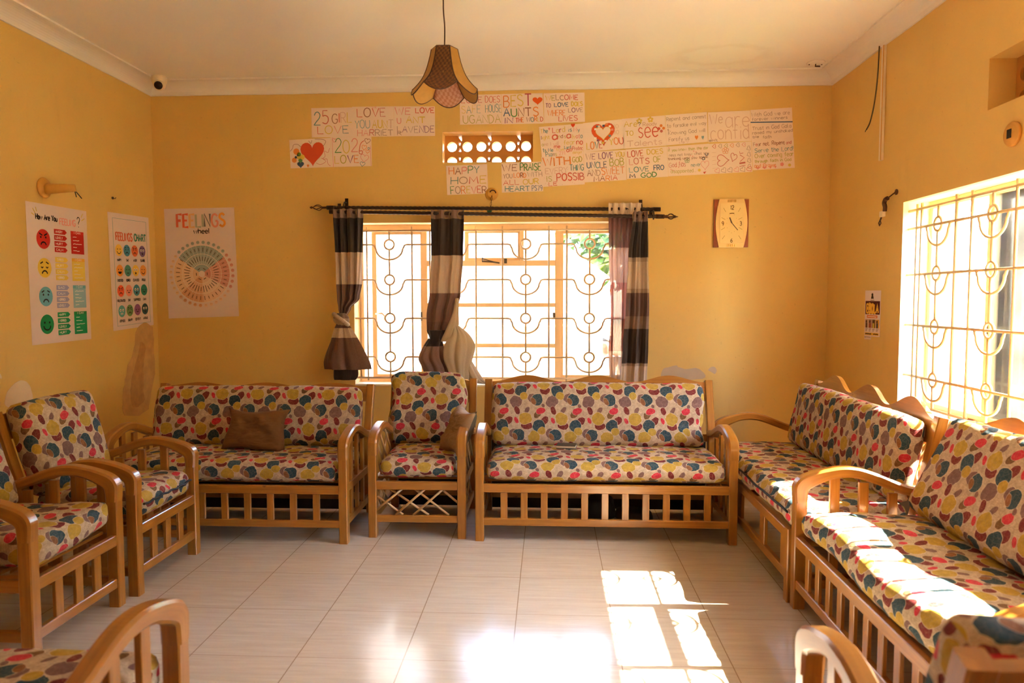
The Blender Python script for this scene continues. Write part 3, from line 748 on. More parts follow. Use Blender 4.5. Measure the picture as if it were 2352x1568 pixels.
# ---- loose cushions and things on the seats
M_BROWN = plain('brown_velvet', (108, 68, 24), .8, var=.35, scale=9)
def creased(m, s1, s2, st):
    nt = m.node_tree; b = nt.nodes['Principled BSDF']; tc = N(nt, 'ShaderNodeTexCoord').outputs['Object']
    h = nz(nt, mapping(nt, tc, rot=(.3, .5, .4), scale=(s1, s2, s2)), 1.0, 3, .6); nt.links.new(bump(nt, h, st, .05), b.inputs['Normal'])
creased(M_BROWN, 4, 11, .55)
M_TAUPE = plain('taupe_cotton', (150, 116, 80), .85, var=.18, scale=10)
M_TAUPE_SHADE = plain('taupe_shaded_side', (74, 66, 48), .85, var=.2, scale=10); creased(M_TAUPE, 5, 14, .6)  # darker back stands in for the shaded side of the taupe cushion
def throw(name, label, w, h, th, M, mats, seed, piping=None):
    def sh(a, c, s):
        x, y = 2*a-1, 2*c-1
        pin = 1-.13*(1-y*y)+.05*math.sin(seed+3*y) ; piy = 1-.13*(1-x*x)+.07*math.sin(seed*2+2.5*x)
        e = max(0, (1-x**4)*(1-y**4))
        n = noise.noise(Vector((x*2.1+seed, y*2.1, s)))*.016*e+abs(noise.noise(Vector((x*2+y*3+seed, y*1.2-x*2, s*2))))*-.034*e+abs(noise.noise(Vector((x*1.3-seed, y*5+x*2, s))))*-.016*e
        return Vector((x*w/2*pin, y*h/2*piy, s*(th/2*e**.55+n)))
    mb = MB()
    mb.grid(20, 16, lambda a, c: sh(a, c, 1), mi=0); mb.grid(20, 16, lambda a, c: sh(a, c, -1), mi=len(mats)-1)
    mb.xform(M); o = weld(mb.build(name, mats)); return tag(o, label, 'cushion')
Mt = Matrix.Translation((-1.715, 4.085, .555)) @ Matrix.Rotation(math.radians(3), 4, 'Y') @ Matrix.Rotation(math.radians(70), 4, 'X')
throw('throw_cushion', 'crumpled plain brown cushion leaning on the left corner sofa', .38, .26, .11, Mt, [M_BROWN], 3)
_X = Vector((.5, -.86, 0)).normalized(); _Y = Vector((.42, .12, .9)); _Y = (_Y-_X*_Y.dot(_X)).normalized(); _Z = _X.cross(_Y)
Mt = Matrix.Translation((-.520, 4.085, .562)) @ Matrix((_X, _Y, _Z)).transposed().to_4x4()
throw('throw_cushion', 'taupe cushion with its shaded back painted darker, wedged upright beside the right arm of the lattice armchair', .27, .29, .12, Mt, [M_TAUPE, M_TAUPE_SHADE], 8)
nb = thing('notebook', 'small dark notebook lying on the seat of the sofa under the window', 'book', (.105, 4.165, .4560), math.radians(-8))
mb = MB(); mb.box((-.056, -.042, 0), (.056, .042, .003)); mb.box((-.056, -.042, .016), (.056, .042, .019)); mb.box((-.056, .039, .003), (.056, .042, .016)); mb.build('cover', plain('dark_book_cover', (52, 50, 50), .5, var=.2), nb)
mb = MB(); mb.box((-.054, -.040, .003), (.054, .039, .016)); mb.build('pages', plain('paper_pages', (214, 196, 168), .8), nb)
# things pushed under the middle sofa
M_DARKB = plain('black_bag_cloth', (16, 15, 15), .7, var=.3)
def lump(name, label, cat, c, s, seed, mat):
    mb = MB(); mb.sphere((0, 0, 0), 1, 20, 12)
    for i, v in enumerate(mb.v):
        q = Vector([abs(k)**.6*(1 if k > 0 else -1) for k in v])
        q *= 1+.12*noise.noise(v*2+Vector((seed, 0, 0)))
        mb.v[i] = Vector((c[0]+q.x*s[0], c[1]+q.y*s[1], max(0, c[2]+q.z*s[2])))
    return tag(mb.build(name, mat), label, cat)
lump('cloth_bag', 'black cloth bag on the floor in the dark under the middle sofa', 'bag', (.31, 4.24, .075), (.085, .07, .075), 2, M_DARKB)
lump('folded_cloth', 'flat folded dark cloth beside the black bag under the middle sofa', 'cloth', (.51, 4.26, .035), (.11, .08, .034), 5, plain('dark_folded_cloth', (46, 36, 26), .9, var=.3))

# ---------------------------------------------------------------- outside
M_WHITEW = plain('white_tarpaulin', (204, 200, 192), .7, var=.05, scale=2)
M_GROUND = plain('brown_yard_ground', (128, 104, 80), .9, var=.2, scale=1.5)
mb = MB(); mb.box((-30, -12, -.45), (40, 45, -.30), 0); tag(mb.build('yard_ground', M_GROUND), 'bare earth yard around the house', 'ground', kind='structure')
M_LAWN = plain('garden_lawn_grass', (78, 96, 46), .95, var=.4, scale=6)
mb = MB(); mb.box((XR+WT+.6, -12, -.32), (40, 9.5, -.285), 0); tag(mb.build('garden_lawn', M_LAWN), 'green lawn of the garden outside the right window', 'lawn', kind='structure')
M_LIGHTBLOCK = plain('light_block_concrete', (150, 140, 126), .9)  # for the added light blockers outside
# unseen roof pieces added to cut the sun patch and darken the vent
mb = MB(); mb.box((XR+WT+.001, 3.545, 2.42), (XR+2.3, 9, 2.56), 0); tag(mb.build('sun_patch_blocker', M_LIGHTBLOCK), 'unseen roof slab added to cut the far edge of the sun patch', 'roof', kind='structure')  # added slab, shades the far part of the window
mb = MB(); mb.box((XR+WT+.32, -3, 2.22), (XR+WT+.35, 3.54, 2.98), 0); tag(mb.build('vent_light_board', M_LIGHTBLOCK), 'unseen board added outside the right wall to keep light off the vent', 'roof', kind='structure')  # added board, holds light back from the vent
mb = MB(); mb.box((XR+WT+.001, 2.4, 2.158), (XR+WT+.35, 3.54, 2.17), 0); mb.box((XR+WT+.32, 2.4, 2.158), (XR+WT+.35, 3.54, 2.24), 0); mb.box((XR+WT+.001, 2.4, 2.158), (XR+WT+.32, 2.42, 2.98), 0); mb.box((XR+WT+.001, 3.515, 2.158), (XR+WT+.32, 3.54, 2.98), 0); tag(mb.build('vent_dark_box', M_LIGHTBLOCK), 'unseen box added behind the right vent to keep its holes dark', 'roof', kind='structure')  # added enclosure, darkens the vent holes
mb = MB(); mb.box((XR+WT+.001, -3, 2.98), (XR+1.2, 3.5, 3.10), 0); tag(mb.build('light_block_eave', M_LIGHTBLOCK), 'unseen eave added outside the right wall to keep sun off the vent', 'roof', kind='structure')  # added overhang, blocks sun through the vent

# ---------------------------------------------------------------- hand lettering
G_ = {}
def _g(ch, w, *st):
    G_[ch] = (w/10, [(k[0] == '~', [tuple(float(q)/10 for q in p.split(',')) for p in k.lstrip('~').split()]) for k in st])
_g('A', 9, '0,0 4.5,10 9,0', '1.8,4 7.2,4'); _g('B', 8, '0,0 0,10', '~0,10 5,10 7,7.6 4.5,5.4 0,5.2', '~0,5.2 6,5 8,2.6 5.5,0 0,0')
_g('C', 8, '~8,8.4 5.5,10 2,9 0,5 2,1 5.5,0 8,1.6'); _g('D', 8, '0,0 0,10', '~0,10 5,9.3 8,5 5,.7 0,0'); _g('E', 7, '7,10 0,10 0,0 7,0', '0,5.2 5.5,5.2')
_g('F', 7, '7,10 0,10 0,0', '0,5.2 5.5,5.2'); _g('G', 9, '~8.5,8.4 5.5,10 2,9 0,5 2,1 5.5,0 8.3,1.4 8.6,4.4', '8.8,4.5 5.5,4.5'); _g('H', 8, '0,0 0,10', '8,0 8,10', '0,5 8,5')
_g('I', 1, '.5,0 .5,10'); _g('J', 6, '~5.5,10 5.5,3 4,.3 1.5,.2 0,2'); _g('K', 8, '0,0 0,10', '7.5,10 0,4.5 8,0'); _g('L', 7, '0,10 0,0 7,0'); _g('M', 10, '0,0 1,10 5,3 9,10 10,0')
_g('N', 8, '0,0 0,10 8,0 8,10'); _g('O', 9, '~4.5,10 1.3,8.6 0,5 1.3,1.4 4.5,0 7.7,1.4 9,5 7.7,8.6 4.5,10'); _g('P', 8, '0,0 0,10', '~0,10 5.5,10 8,7.4 5.5,4.9 0,4.8')
_g('Q', 9, '~4.5,10 1.3,8.6 0,5 1.3,1.4 4.5,0 7.7,1.4 9,5 7.7,8.6 4.5,10', '5.5,2.5 9,-.5'); _g('R', 8, '0,0 0,10', '~0,10 5.5,10 7.6,7.6 5.5,5.1 0,5', '3.5,5 8,0')
_g('S', 8, '~7.4,8.6 5,10 1.5,9.3 .8,7 3.5,5.5 6.8,4.2 7.6,1.9 4.5,0 .3,1.3'); _g('T', 9, '0,10 9,10', '4.5,10 4.5,0'); _g('U', 8, '~0,10 0,3.2 1.6,.7 4,0 6.4,.7 8,3.2 8,10')
_g('V', 9, '0,10 4.5,0 9,10'); _g('W', 12, '0,10 3,0 6,8 9,0 12,10'); _g('X', 8, '0,0 8,10', '0,10 8,0'); _g('Y', 8, '0,10 4,5 8,10', '4,5 4,0'); _g('Z', 8, '0,10 8,10 0,0 8,0')
_g('a', 6, '~6,5 4,6.6 1,5.8 0,3 1,.4 3.5,.2 6,2', '6,6.4 6,0'); _g('b', 6, '0,10 0,0', '~0,4.5 2.5,6.5 5.3,5.4 6,3.2 5,.8 2.5,0 0,1.5'); _g('c', 5.5, '~5.5,5.4 3.2,6.5 .8,5.4 0,3.2 .9,.8 3.2,0 5.5,1')
_g('d', 6, '6,10 6,0', '~6,4.5 3.5,6.5 .7,5.4 0,3.2 1,.8 3.5,0 6,1.5'); _g('e', 6, '~0,3.4 6,3.6 5,5.9 3,6.5 .8,5.5 0,3.2 1,.7 3.3,0 5.8,1'); _g('f', 5, '~5,9.2 3.4,10 2.2,8.5 2,6 2,0', '0,6 4.4,6')
_g('g', 6, '~6,5 4,6.6 1,5.8 0,3 1,.6 3.5,.4 6,2', '~6,6.4 6,-1.6 4,-3.4 .8,-2.6'); _g('h', 6, '0,10 0,0', '~0,4 2.6,6.4 5.2,5.6 6,3.5 6,0'); _g('i', 1, '.5,6.3 .5,0', '.5,8.2 .5,8.8'); _g('j', 3, '~2.5,6.3 2.5,-1.5 0,-3', '2.5,8.2 2.5,8.8')
_g('k', 6, '0,10 0,0', '5.5,6.4 0,2.6 6,0'); _g('l', 1, '.5,10 .5,0'); _g('m', 9, '0,6.4 0,0', '~0,4.5 2.2,6.4 4.2,5.6 4.5,0', '~4.5,4.5 6.8,6.4 8.7,5.6 9,0'); _g('n', 6, '0,6.4 0,0', '~0,4.4 2.6,6.5 5.2,5.6 6,3.5 6,0')
_g('o', 6, '~3,6.5 .8,5.6 0,3.2 .8,.9 3,0 5.2,.9 6,3.2 5.2,5.6 3,6.5'); _g('p', 6, '0,6.4 0,-3.5', '~0,4.5 2.5,6.5 5.3,5.4 6,3.2 5,.8 2.5,0 0,1.5'); _g('q', 6, '6,6.4 6,-3.5', '~6,4.5 3.5,6.5 .7,5.4 0,3.2 1,.8 3.5,0 6,1.5')
_g('r', 4.5, '0,6.4 0,0', '~0,4 1.8,6.2 4.5,6'); _g('s', 5, '~4.7,5.6 2.6,6.5 .6,5.3 1.4,3.9 4,2.9 4.8,1.5 2.6,0 .2,1'); _g('t', 5, '~2.3,9.4 2.3,1.4 3.6,0 5,.6', '0,6.3 4.6,6.3'); _g('u', 6, '~0,6.4 0,2 1.6,.1 4,.3 6,2.2', '6,6.4 6,0')
_g('v', 6, '0,6.4 3,0 6,6.4'); _g('w', 9, '0,6.4 2.3,0 4.5,5.6 6.7,0 9,6.4'); _g('x', 6, '0,6.4 6,0', '6,6.4 0,0'); _g('y', 6, '0,6.4 3,0', '6,6.4 1.6,-3.4'); _g('z', 6, '0,6.4 6,6.4 0,0 6,0')
_g('0', 8, '~4,10 1,8.4 0,5 1,1.6 4,0 7,1.6 8,5 7,8.4 4,10'); _g('1', 3, '0,8 2,10 2,0'); _g('2', 8, '~.5,7.5 2,9.6 5,10 7.4,8 6.5,5.4 3,2.6 0,0', '0,0 8,0'); _g('3', 8, '~.8,9 4,10 7,8 6,5.8 3,5.3', '~3,5.3 6.8,4.6 7.8,2.2 5,.1 .3,1.2')
_g('4', 8, '6,0 6,10 0,3.4 8,3.4'); _g('5', 8, '7,10 1.4,10 1,5.7', '~1,5.7 4,6.4 7.3,5 7.4,2 4.5,0 .3,1'); _g('6', 8, '~6.8,9.4 3,7.6 .6,4.2 .8,1.4 4,0 7,1.4 7.2,4 4.5,5.4 1,3.8'); _g('7', 8, '0,10 8,10 3,0'); _g('9', 8, '~7,6.2 4,4.4 1,6 1,8.6 4,10 7,8.4 7.3,6 6.6,2.6 4,0')
_g('8', 8, '~4,5.3 1.2,7.4 4,10 6.8,7.4 4,5.3 .6,2.6 4,0 7.4,2.6 4,5.3'); _g('?', 6, '~0,7.8 1.2,9.6 3.6,9.8 5.6,8.2 4.6,6 3,4.6 3,3', '3,.9 3,0'); _g('!', 1, '.5,10 .5,3', '.5,.8 .5,0'); _g('.', 1, '.5,0 .5,.8'); _g(',', 1, '1,.8 0,-1.6'); _g(':', 1, '.5,1 .5,1.9', '.5,5 .5,5.9'); _g('-', 5, '0,4 5,4')
INK = dict(r=(204, 66, 44), o=(226, 120, 40), y=(214, 180, 52), g=(62, 128, 50), t=(72, 128, 130), b=(44, 78, 120), n=(40, 56, 78), p=(222, 128, 118), m=(118, 62, 104), w=(132, 74, 46), e=(158, 128, 108),
           l=(208, 166, 146), k=(34, 28, 28), c=(170, 40, 60), v=(170, 160, 50), s=(196, 84, 74), a=(120, 160, 168), q=(244, 236, 226))
for _k in INK:
    if _k not in 'kq': INK[_k] = tuple(int(v*.78+p*.22) for v, p in zip(INK[_k], (236, 214, 198)))
def ink(k):
    c = INK.get(k, k) if isinstance(k, str) else k
    return plain('ink_%02x%02x%02x' % tuple(int(v) for v in c), c, .75, spec=.2)

class Sheet:
    """flat artwork on a quad given by its four corners TL TR BR BL; s runs right, t down"""
    def __init__(s, corners, normal):
        s.c = [Vector(c) for c in corners]; s.n = Vector(normal).normalized(); s.mb = MB(); s.mats = []; s.keys = {}
        s.ws = 1.; s.w = (s.c[1]-s.c[0]).length; s.h = (s.c[3]-s.c[0]).length
    def P(s, a, t, lay=1):
        return s.c[0].lerp(s.c[1], a).lerp(s.c[3].lerp(s.c[2], a), t)+s.n*(.00022*lay)
    def mi(s, k):
        k = tuple(k) if not isinstance(k, str) else k
        if k not in s.keys: s.keys[k] = len(s.mats); s.mats.append(ink(k))
        return s.keys[k]
    def poly(s, pts, col, lay=1):
        b = s.mb.add([s.P(x, y, lay) for x, y in pts]); s.mb.face([b+i for i in range(len(pts))], None, s.mi(col))
    def fan(s, c, pts, col, lay=1):
        b = s.mb.add([s.P(*c, lay)]+[s.P(x, y, lay) for x, y in pts]); n = len(pts)
        for i in range(n): s.mb.face((b, b+1+i, b+1+(i+1) % n), None, s.mi(col))
    def rect(s, x0, y0, x1, y1, col, lay=1): s.poly([(x0, y0), (x1, y0), (x1, y1), (x0, y1)], col, lay)
    def disc(s, cx, cy, r, col, lay=1, n=24, asp=None):
        ry = r*s.w/s.h if asp is None else asp
        s.fan((cx, cy), [(cx+r*math.cos(2*PI*k/n), cy+ry*math.sin(2*PI*k/n)) for k in range(n)], col, lay)
    def line(s, pts, wd, col, lay=2, closed=False):
        p = [s.P(x, y, lay) for x, y in pts]; n = len(p); L = []
        for i in range(n):
            a = p[(i-1) % n] if (i or closed) else p[i]; b = p[(i+1) % n] if (i < n-1 or closed) else p[i]
            tg = (b-a); tg = tg.normalized() if tg.length > 1e-9 else Vector((1, 0, 0))
            sd = s.n.cross(tg)*wd/2; L.append((p[i]-sd, p[i]+sd))
        b = s.mb.add([q for l in L for q in l])
        for i in range(n if closed else n-1):
            j = (i+1) % n; s.mb.face((b+2*i, b+2*i+1, b+2*j+1, b+2*j), None, s.mi(col))
    def heart(s, cx, cy, w, h, col, lay=1, outline=0, rot=0):
        pts = []
        for k in range(32):
            a = 2*PI*k/32; x = 16*math.sin(a)**3/32; y = -(13*math.cos(a)-5*math.cos(2*a)-2*math.cos(3*a)-math.cos(4*a))/29
            x, y = x*math.cos(rot)-y*math.sin(rot), x*math.sin(rot)+y*math.cos(rot)
            pts.append((cx+x*w, cy+y*h))
        if outline: s.line(pts, outline, col, lay, True)
        else: s.fan((cx, cy), pts, col, lay)
        return pts
    def text(s, tx, x0, x1, t0, t1, cols='k', wd=.005, lay=3, jit=.05, seed=0, slope=0):
        """fit tx between x0..x1, capitals from t0 (top) to t1 (base)"""
        rnd = random.Random(sum(map(ord, tx))+seed); sp = .22
        tot = sum((G_[c][0] if c in G_ else .45)+sp for c in tx)-sp
        sc = (x1-x0)/tot; x = x0; hh = t1-t0; i = 0
        for ch in tx:
            if ch == ' ': x += (.45+sp)*sc; continue
            w, st = G_[ch]; col = cols[min(i, len(cols)-1)]; i += 1
            dy = rnd.uniform(-jit, jit)*hh; ks = 1+rnd.uniform(-jit, jit)*1.6; sl = rnd.uniform(-jit, jit)
            for cur, pts in st:
                q = [(x+(px+py*sl)*sc, t1+dy-py*hh*ks+slope*(x-x0)) for px, py in pts]
                if cur: q = [(v.x, v.y) for v in catmull([(a, b, 0) for a, b in q], 4)]
                s.line(q, wd*s.ws*rnd.uniform(.85, 1.15), col, lay)
            x += (w+sp)*sc
    def build(s, name, parent):
        if not s.mb.f: return None
        o = s.mb.build(name, s.mats, parent, recalc=False)
        # faces look along the sheet normal
        bm = bmesh.new(); bm.from_mesh(o.data)
        for f in bm.faces:
            f.normal_update()
            if f.normal.dot(s.n) < 0: f.normal_flip()
        bm.to_mesh(o.data); bm.free(); return o
def sheet_mesh(name, corners, normal, mat, th=.0006):
    n = Vector(normal).normalized(); mb = MB(); c = [Vector(p) for p in corners]
    A = mb.add(c); B = mb.add([p-n*th for p in c])
    mb.face((A, A+1, A+2, A+3)); mb.face((B+3, B+2, B+1, B))
    for k in range(4): mb.face((A+k, B+k, B+(k+1) % 4, A+(k+1) % 4))
    return mb.build(name, mat)
M_PAPER = plain('drawing_paper', (236, 214, 198), .85, var=.03, scale=5)
Q = [
 [(-1.743, 2.721), (-1.439, 2.722), (-1.437, 2.51), (-1.743, 2.509)], [(-1.439, 2.726), (-1.132, 2.725), (-1.132, 2.509), (-1.438, 2.509)],
 [(-1.131, 2.725), (-0.83, 2.72), (-0.83, 2.509), (-1.131, 2.51)], [(-1.912, 2.493), (-1.604, 2.505), (-1.601, 2.293), (-1.905, 2.287)],
 [(-1.602, 2.508), (-1.299, 2.509), (-1.298, 2.297), (-1.6, 2.293)], [(-0.649, 2.798), (-0.348, 2.8), (-0.345, 2.588), (-0.647, 2.587)],
 [(-0.346, 2.801), (-0.048, 2.803), (-0.038, 2.588), (-0.343, 2.586)], [(-0.042, 2.801), (0.252, 2.802), (0.257, 2.595), (-0.036, 2.589)],
 [(-0.752, 2.293), (-0.451, 2.302), (-0.443, 2.091), (-0.744, 2.082)], [(-0.347, 2.309), (-0.053, 2.316), (-0.042, 2.104), (-0.343, 2.096)],
 [(-0.075, 2.563), (0.244, 2.583), (0.248, 2.362), (-0.053, 2.349)], [(0.244, 2.586), (0.521, 2.61), (0.542, 2.403), (0.249, 2.38)],
 [(-0.056, 2.35), (0.247, 2.364), (0.258, 2.151), (-0.044, 2.135)], [(0.248, 2.38), (0.547, 2.392), (0.558, 2.179), (0.258, 2.164)],
 [(0.521, 2.612), (0.826, 2.633), (0.84, 2.42), (0.537, 2.401)], [(0.548, 2.395), (0.843, 2.414), (0.856, 2.2), (0.561, 2.186)],
 [(0.829, 2.634), (1.123, 2.652), (1.133, 2.443), (0.84, 2.421)], [(1.13, 2.65), (1.426, 2.659), (1.438, 2.444), (1.136, 2.44)],
 [(1.429, 2.662), (1.718, 2.676), (1.732, 2.466), (1.439, 2.447)], [(0.844, 2.412), (1.142, 2.43), (1.154, 2.214), (0.857, 2.202)],
 [(1.142, 2.428), (1.439, 2.442), (1.451, 2.228), (1.151, 2.215)], [(1.441, 2.45), (1.734, 2.466), (1.747, 2.254), (1.454, 2.239)]]
def flower(S, cx, cy, r, col, cen=None, lay=1, outline=0):
    for k in range(5):
        a = 2*PI*k/5-.3
        x, y = cx+r*math.cos(a), cy+r*1.4*math.sin(a)
        if outline: S.line([(x+r*.6*math.cos(2*PI*i/10), y+r*.85*math.sin(2*PI*i/10)) for i in range(10)], outline, col, lay, True)
        else: S.disc(x, y, r*.62, col, lay, 10)
    if cen: S.disc(cx, cy, r*.5, cen, lay+1, 10)
def d1(S):
    S.text('25', .06, .42, .12, .56, ['t', 's'], .007); S.text('GIRL', .50, .98, .2, .52, ['w', 'r', 'l', 'y'], .006); S.text('LOVE', .15, .9, .62, .88, ['r', 'y', 'p', 't'], .006)
def d2(S):
    S.text('WE', .48, .59, .0, .06, 'p', .003); S.text('LOVE', .12, .80, .06, .34, ['r', 'w', 'r', 's'], .006); S.text('YOU', .06, .42, .46, .72, 'a', .006); S.text('AUNT', .48, .98, .46, .72, ['y', 'y', 'y', 'l'], .007); S.text('HARRIET', .12, .98, .77, .97, ['p', 'p', 's', 'e'], .005)
def d3(S):
    S.text('WE', .03, .40, .05, .28, 'p', .007); S.text('LOVE', .53, .98, .05, .22, 'r', .007); S.text('U', .08, .17, .40, .58, 'p', .006); S.text('ANT', .30, .76, .34, .56, 'y', .008); S.text('LAVENDE', .08, .98, .66, .88, ['e', 'm', 'e', 'e', 'm'], .005); S.text('R', .08, .18, .84, .97, 'e', .004)
def d4(S):
    S.heart(.55, .47, .58, .84, (216, 84, 52), 2)
    for cx, cy, r, c in ((.16, .42, .075, 'o'), (.10, .72, .06, 'o'), (.22, .52, .05, (120, 160, 50)), (.30, .62, .06, 'y'), (.21, .62, .05, 'y'), (.14, .62, .03, 'n'), (.25, .74, .05, 'g'), (.19, .56, .02, 'b')): S.disc(cx, cy, r, c, 3, 14)
    S.heart(.25, .88, .17, .22, 'b', 4); S.heart(.43, .93, .06, .12, 'o', 3)
    for p in ([(.01, .40), (.07, .30), (.1, .18), (.2, .17), (.27, .26)], [(.62, .02), (.80, .04), (.88, .10), (.86, .20), (.82, .26)], [(.97, .35), (.93, .5), (.84, .44), (.86, .62), (.80, .70), (.87, .80), (.74, .90), (.63, .84)], [(.76, .68), (.84, .72), (.90, .72), (.92, .88), (.98, .96)], [(.47, .06), (.52, .16), (.55, .05)]):
        S.line([(v.x, v.y) for v in catmull([(a, b, 0) for a, b in p], 5)], .003, 'w' if p[0][0] < .7 else 's', 2)
def d5(S):
    S.text('202', .10, .66, .06, .52, ['g', 'y', 'p'], .007); S.line([(v.x, v.y) for v in catmull([(.82, .13, 0), (.74, .22, 0), (.70, .42, 0), (.70, .56, 0), (.76, .58, 0), (.77, .48, 0), (.70, .48, 0)], 6)], .005, 'r')
    S.text('LOVE', .09, .68, .62, .88, ['y', 'v', 'm', 'o'], .007)
    for a in ((.90, .14, .14, .18, 'w'), (.82, .36, .12, .18, 'o'), (.90, .50, .10, .12, 'o'), (.82, .72, .20, .28, 'p'), (.77, .92, .12, .16, 't'), (.09, .10, .09, .14, 'p'), (.93, .40, .05, .08, 't')): S.heart(*a[:5], 2, .0035, rot=.2)
    S.line([(.04, .0), (.05, 1)], .003, 'p'); S.line([(.97, .3), (.98, 1)], .003, 'p')
def d6(S): S.text('LOVE', .04, .54, .08, .27, ['r', 's'], .005); S.text('DOES', .62, .97, .06, .27, 'r', .004); S.text('SAFE', .04, .50, .37, .62, ['y', 't', 'y', 'a'], .0045); S.text('HOUSE', .62, 1.0, .34, .60, 't', .004); S.text('UGANDA', .08, .98, .70, .96, 'v', .005)
def d7(S):
    S.text('BEST', .05, .72, .06, .42, ['o', 'y', 'y', 'c'], .009); S.heart(.87, .24, .24, .26, (228, 96, 40), 3); S.text('AUNTS', .05, .88, .46, .74, ['b', 'g', 'w', 'w', 'o'], .008)
    S.text('IN', .07, .26, .80, .97, 'm', .006); S.text('THE', .33, .52, .80, .95, ['r', 'r', 'o'], .006); S.text('WORLD', .59, .98, .78, .93, ['e', 't', 'o', 'y', 'r'], .006)
def d8(S): S.text('WELCOME', .05, .84, .07, .24, ['y', 'v', 'e', 'e', 's', 'r', 'r'], .006); S.text('TO', .05, .17, .34, .48, 'm', .005); S.text('LOVE', .26, .60, .33, .46, 'b', .006); S.text('DOES', .68, .95, .31, .45, 'y', .007); S.text('WHERE', .09, .52, .58, .76, 'o', .005); S.text('LOVE', .60, .95, .52, .66, ['e', 'm', 'm', 'e'], .005); S.text('LIVES', .36, .82, .78, .95, 'r', .005)
def d9(S): S.text('HAPPY', .07, .80, .06, .30, ['o', 'w', 'p', 'g', 't'], .007); S.text('HOME', .10, .96, .40, .64, ['t', 'e', 'r', 'y'], .007); S.text('FOREVER', .09, .96, .73, .97, ['g', 'e', 'o', 'y', 'p', 'r', 'w'], .006)
def d10(S): S.text('WE', .02, .38, .06, .28, 'w', .006); S.text('PRAISE', .46, .97, .04, .28, 'g', .007); S.text('YOU', .04, .26, .38, .52, 'e', .005); S.text('LORD', .30, .60, .36, .51, ['o', 'o', 'w', 'o'], .006); S.text('WITH', .64, .99, .35, .50, 'e', .004); S.text('ALL', .04, .42, .58, .74, 'r', .005); S.text('OUR', .52, .90, .57, .74, 'y', .007); S.text('HEART', .08, .68, .80, .97, 't', .006); S.text('PS79', .73, .98, .80, .97, 'b', .004)
def d11(S):
    S.text('The', .03, .19, .08, .22, ['y', 't', 't'], .005); S.text('Lord', .30, .58, .06, .23, ['r', 'y', 'c', 'y'], .005); S.text('is', .66, .74, .10, .23, 't', .004); S.text('My', .78, .92, .12, .24, ['p', 't'], .004)
    S.text('light', .03, .22, .30, .42, ['m', 'y', 'y', 'y'], .004); S.text('a', .29, .40, .24, .46, 'r', .009); S.text('nd', .42, .53, .30, .42, ['v', 'w'], .004); S.text('s', .56, .60, .30, .42, 'v', .004); S.text('a', .62, .71, .26, .44, 'r', .007); S.text('lvato', .75, .98, .32, .46, ['y', 'y', 'p', 'p', 't'], .005)
    S.text('one I will', .03, .42, .52, .64, ['v', 'l', 'l', 'l', 'l'], .004); S.text('fear', .54, .80, .50, .64, 'y', .004); S.text('no', .84, .98, .48, .66, 'r', .006); S.text('me', .31, .45, .62, .74, 'r', .005)
    S.text('ts Me', .04, .28, .72, .84, 't', .005); S.text('from', .36, .54, .74, .84, 'y', .003); S.text('Lord', .55, .70, .68, .78, 't', .004); S.text('all', .60, .72, .76, .88, 'r', .005); S.text('Protec', .74, .98, .72, .84, 's', .004); S.text('danger', .74, .97, .86, .95, 'y', .003)
    S.text('Psams', .10, .36, .86, .99, ['t', 't', 't', 'e', 'v'], .004); S.text('27:1', .42, .56, .86, .97, 'p', .003); S.heart(.23, .09, .05, .10, 'p', 3); S.heart(.77, .03, .09, .14, (226, 80, 44), 3)
def d12(S):
    out = S.heart(.50, .40, .58, .76, (222, 92, 46), 2); S.heart(.50, .39, .38, .46, (236, 214, 198), 3); S.heart(.50, .40, .58, .76, 'r', 4, .004); S.heart(.50, .39, .38, .46, 'y', 4, .003)
    for x, y, c in ((.36, .16, 't'), (.31, .25, 'q'), (.40, .17, 'q'), (.52, .16, 'b'), (.60, .12, 'o'), (.68, .2, 'q'), (.73, .32, 'p'), (.66, .52, 't'), (.30, .56, 'q'), (.36, .64, 'm'), (.42, .69, 'q'), (.48, .74, 'y'), (.55, .69, 'q')): S.rect(x-.03, y-.035, x+.03, y+.035, c, 4)
    S.text('LOVE', .08, .46, .68, .92, ['y', 'o', 't', 's'], .007); S.text('YOU', .64, .98, .62, .84, ['y', 'o', 'r'], .007)
    for x, y in ((.86, .22), (.86, .42)): S.line([(x+.035*math.cos(k*.7), y+.07*math.sin(k*.7)) for k in range(9)], .003, 'l', 2, True); S.line([(x-.07, y-.08), (x-.06, y+.08)], .003, 'l')
def d13(S):
    S.text('WITH', .04, .68, .06, .32, 'o', .010); S.text('GOD', .73, .96, .06, .24, 'v', .006); S.text('EVERY', .08, .60, .38, .58, 'l', .005); S.text('THING', .66, .99, .33, .52, 't', .006); S.text('IS', .10, .22, .66, .84, 'v', .005); S.text('POSSIB', .34, .99, .60, .84, ['r', 'r', 'r', 's', 'r', 's'], .008); S.text('LE', .14, .34, .86, .98, 'r', .005)
    for k in range(60):
        x, y = .03+.94*((k*.618) % 1), .03+.94*((k*.371+.1) % 1); S.disc(x, y, .006, 'e' if k % 3 else 'p', 1, 6)
def d14(S): S.text('WE', .05, .27, .07, .26, ['e', 'm'], .005); S.text('LOVE', .36, .70, .05, .25, 'm', .006); S.text('YOU', .76, .97, .06, .22, 'y', .007); S.text('UNCLE', .07, .54, .34, .54, ['b', 'b', 't', 'b', 'n'], .006); S.text('BOB', .62, .95, .28, .50, 'v', .006); S.text('AND', .07, .38, .60, .80, ['w', 'w', 'e'], .005); S.text('SWEET', .41, .96, .55, .78, 'o', .006); S.text('MARIA', .22, .78, .82, .99, ['w', 'w', 'o', 's', 'r'], .006)
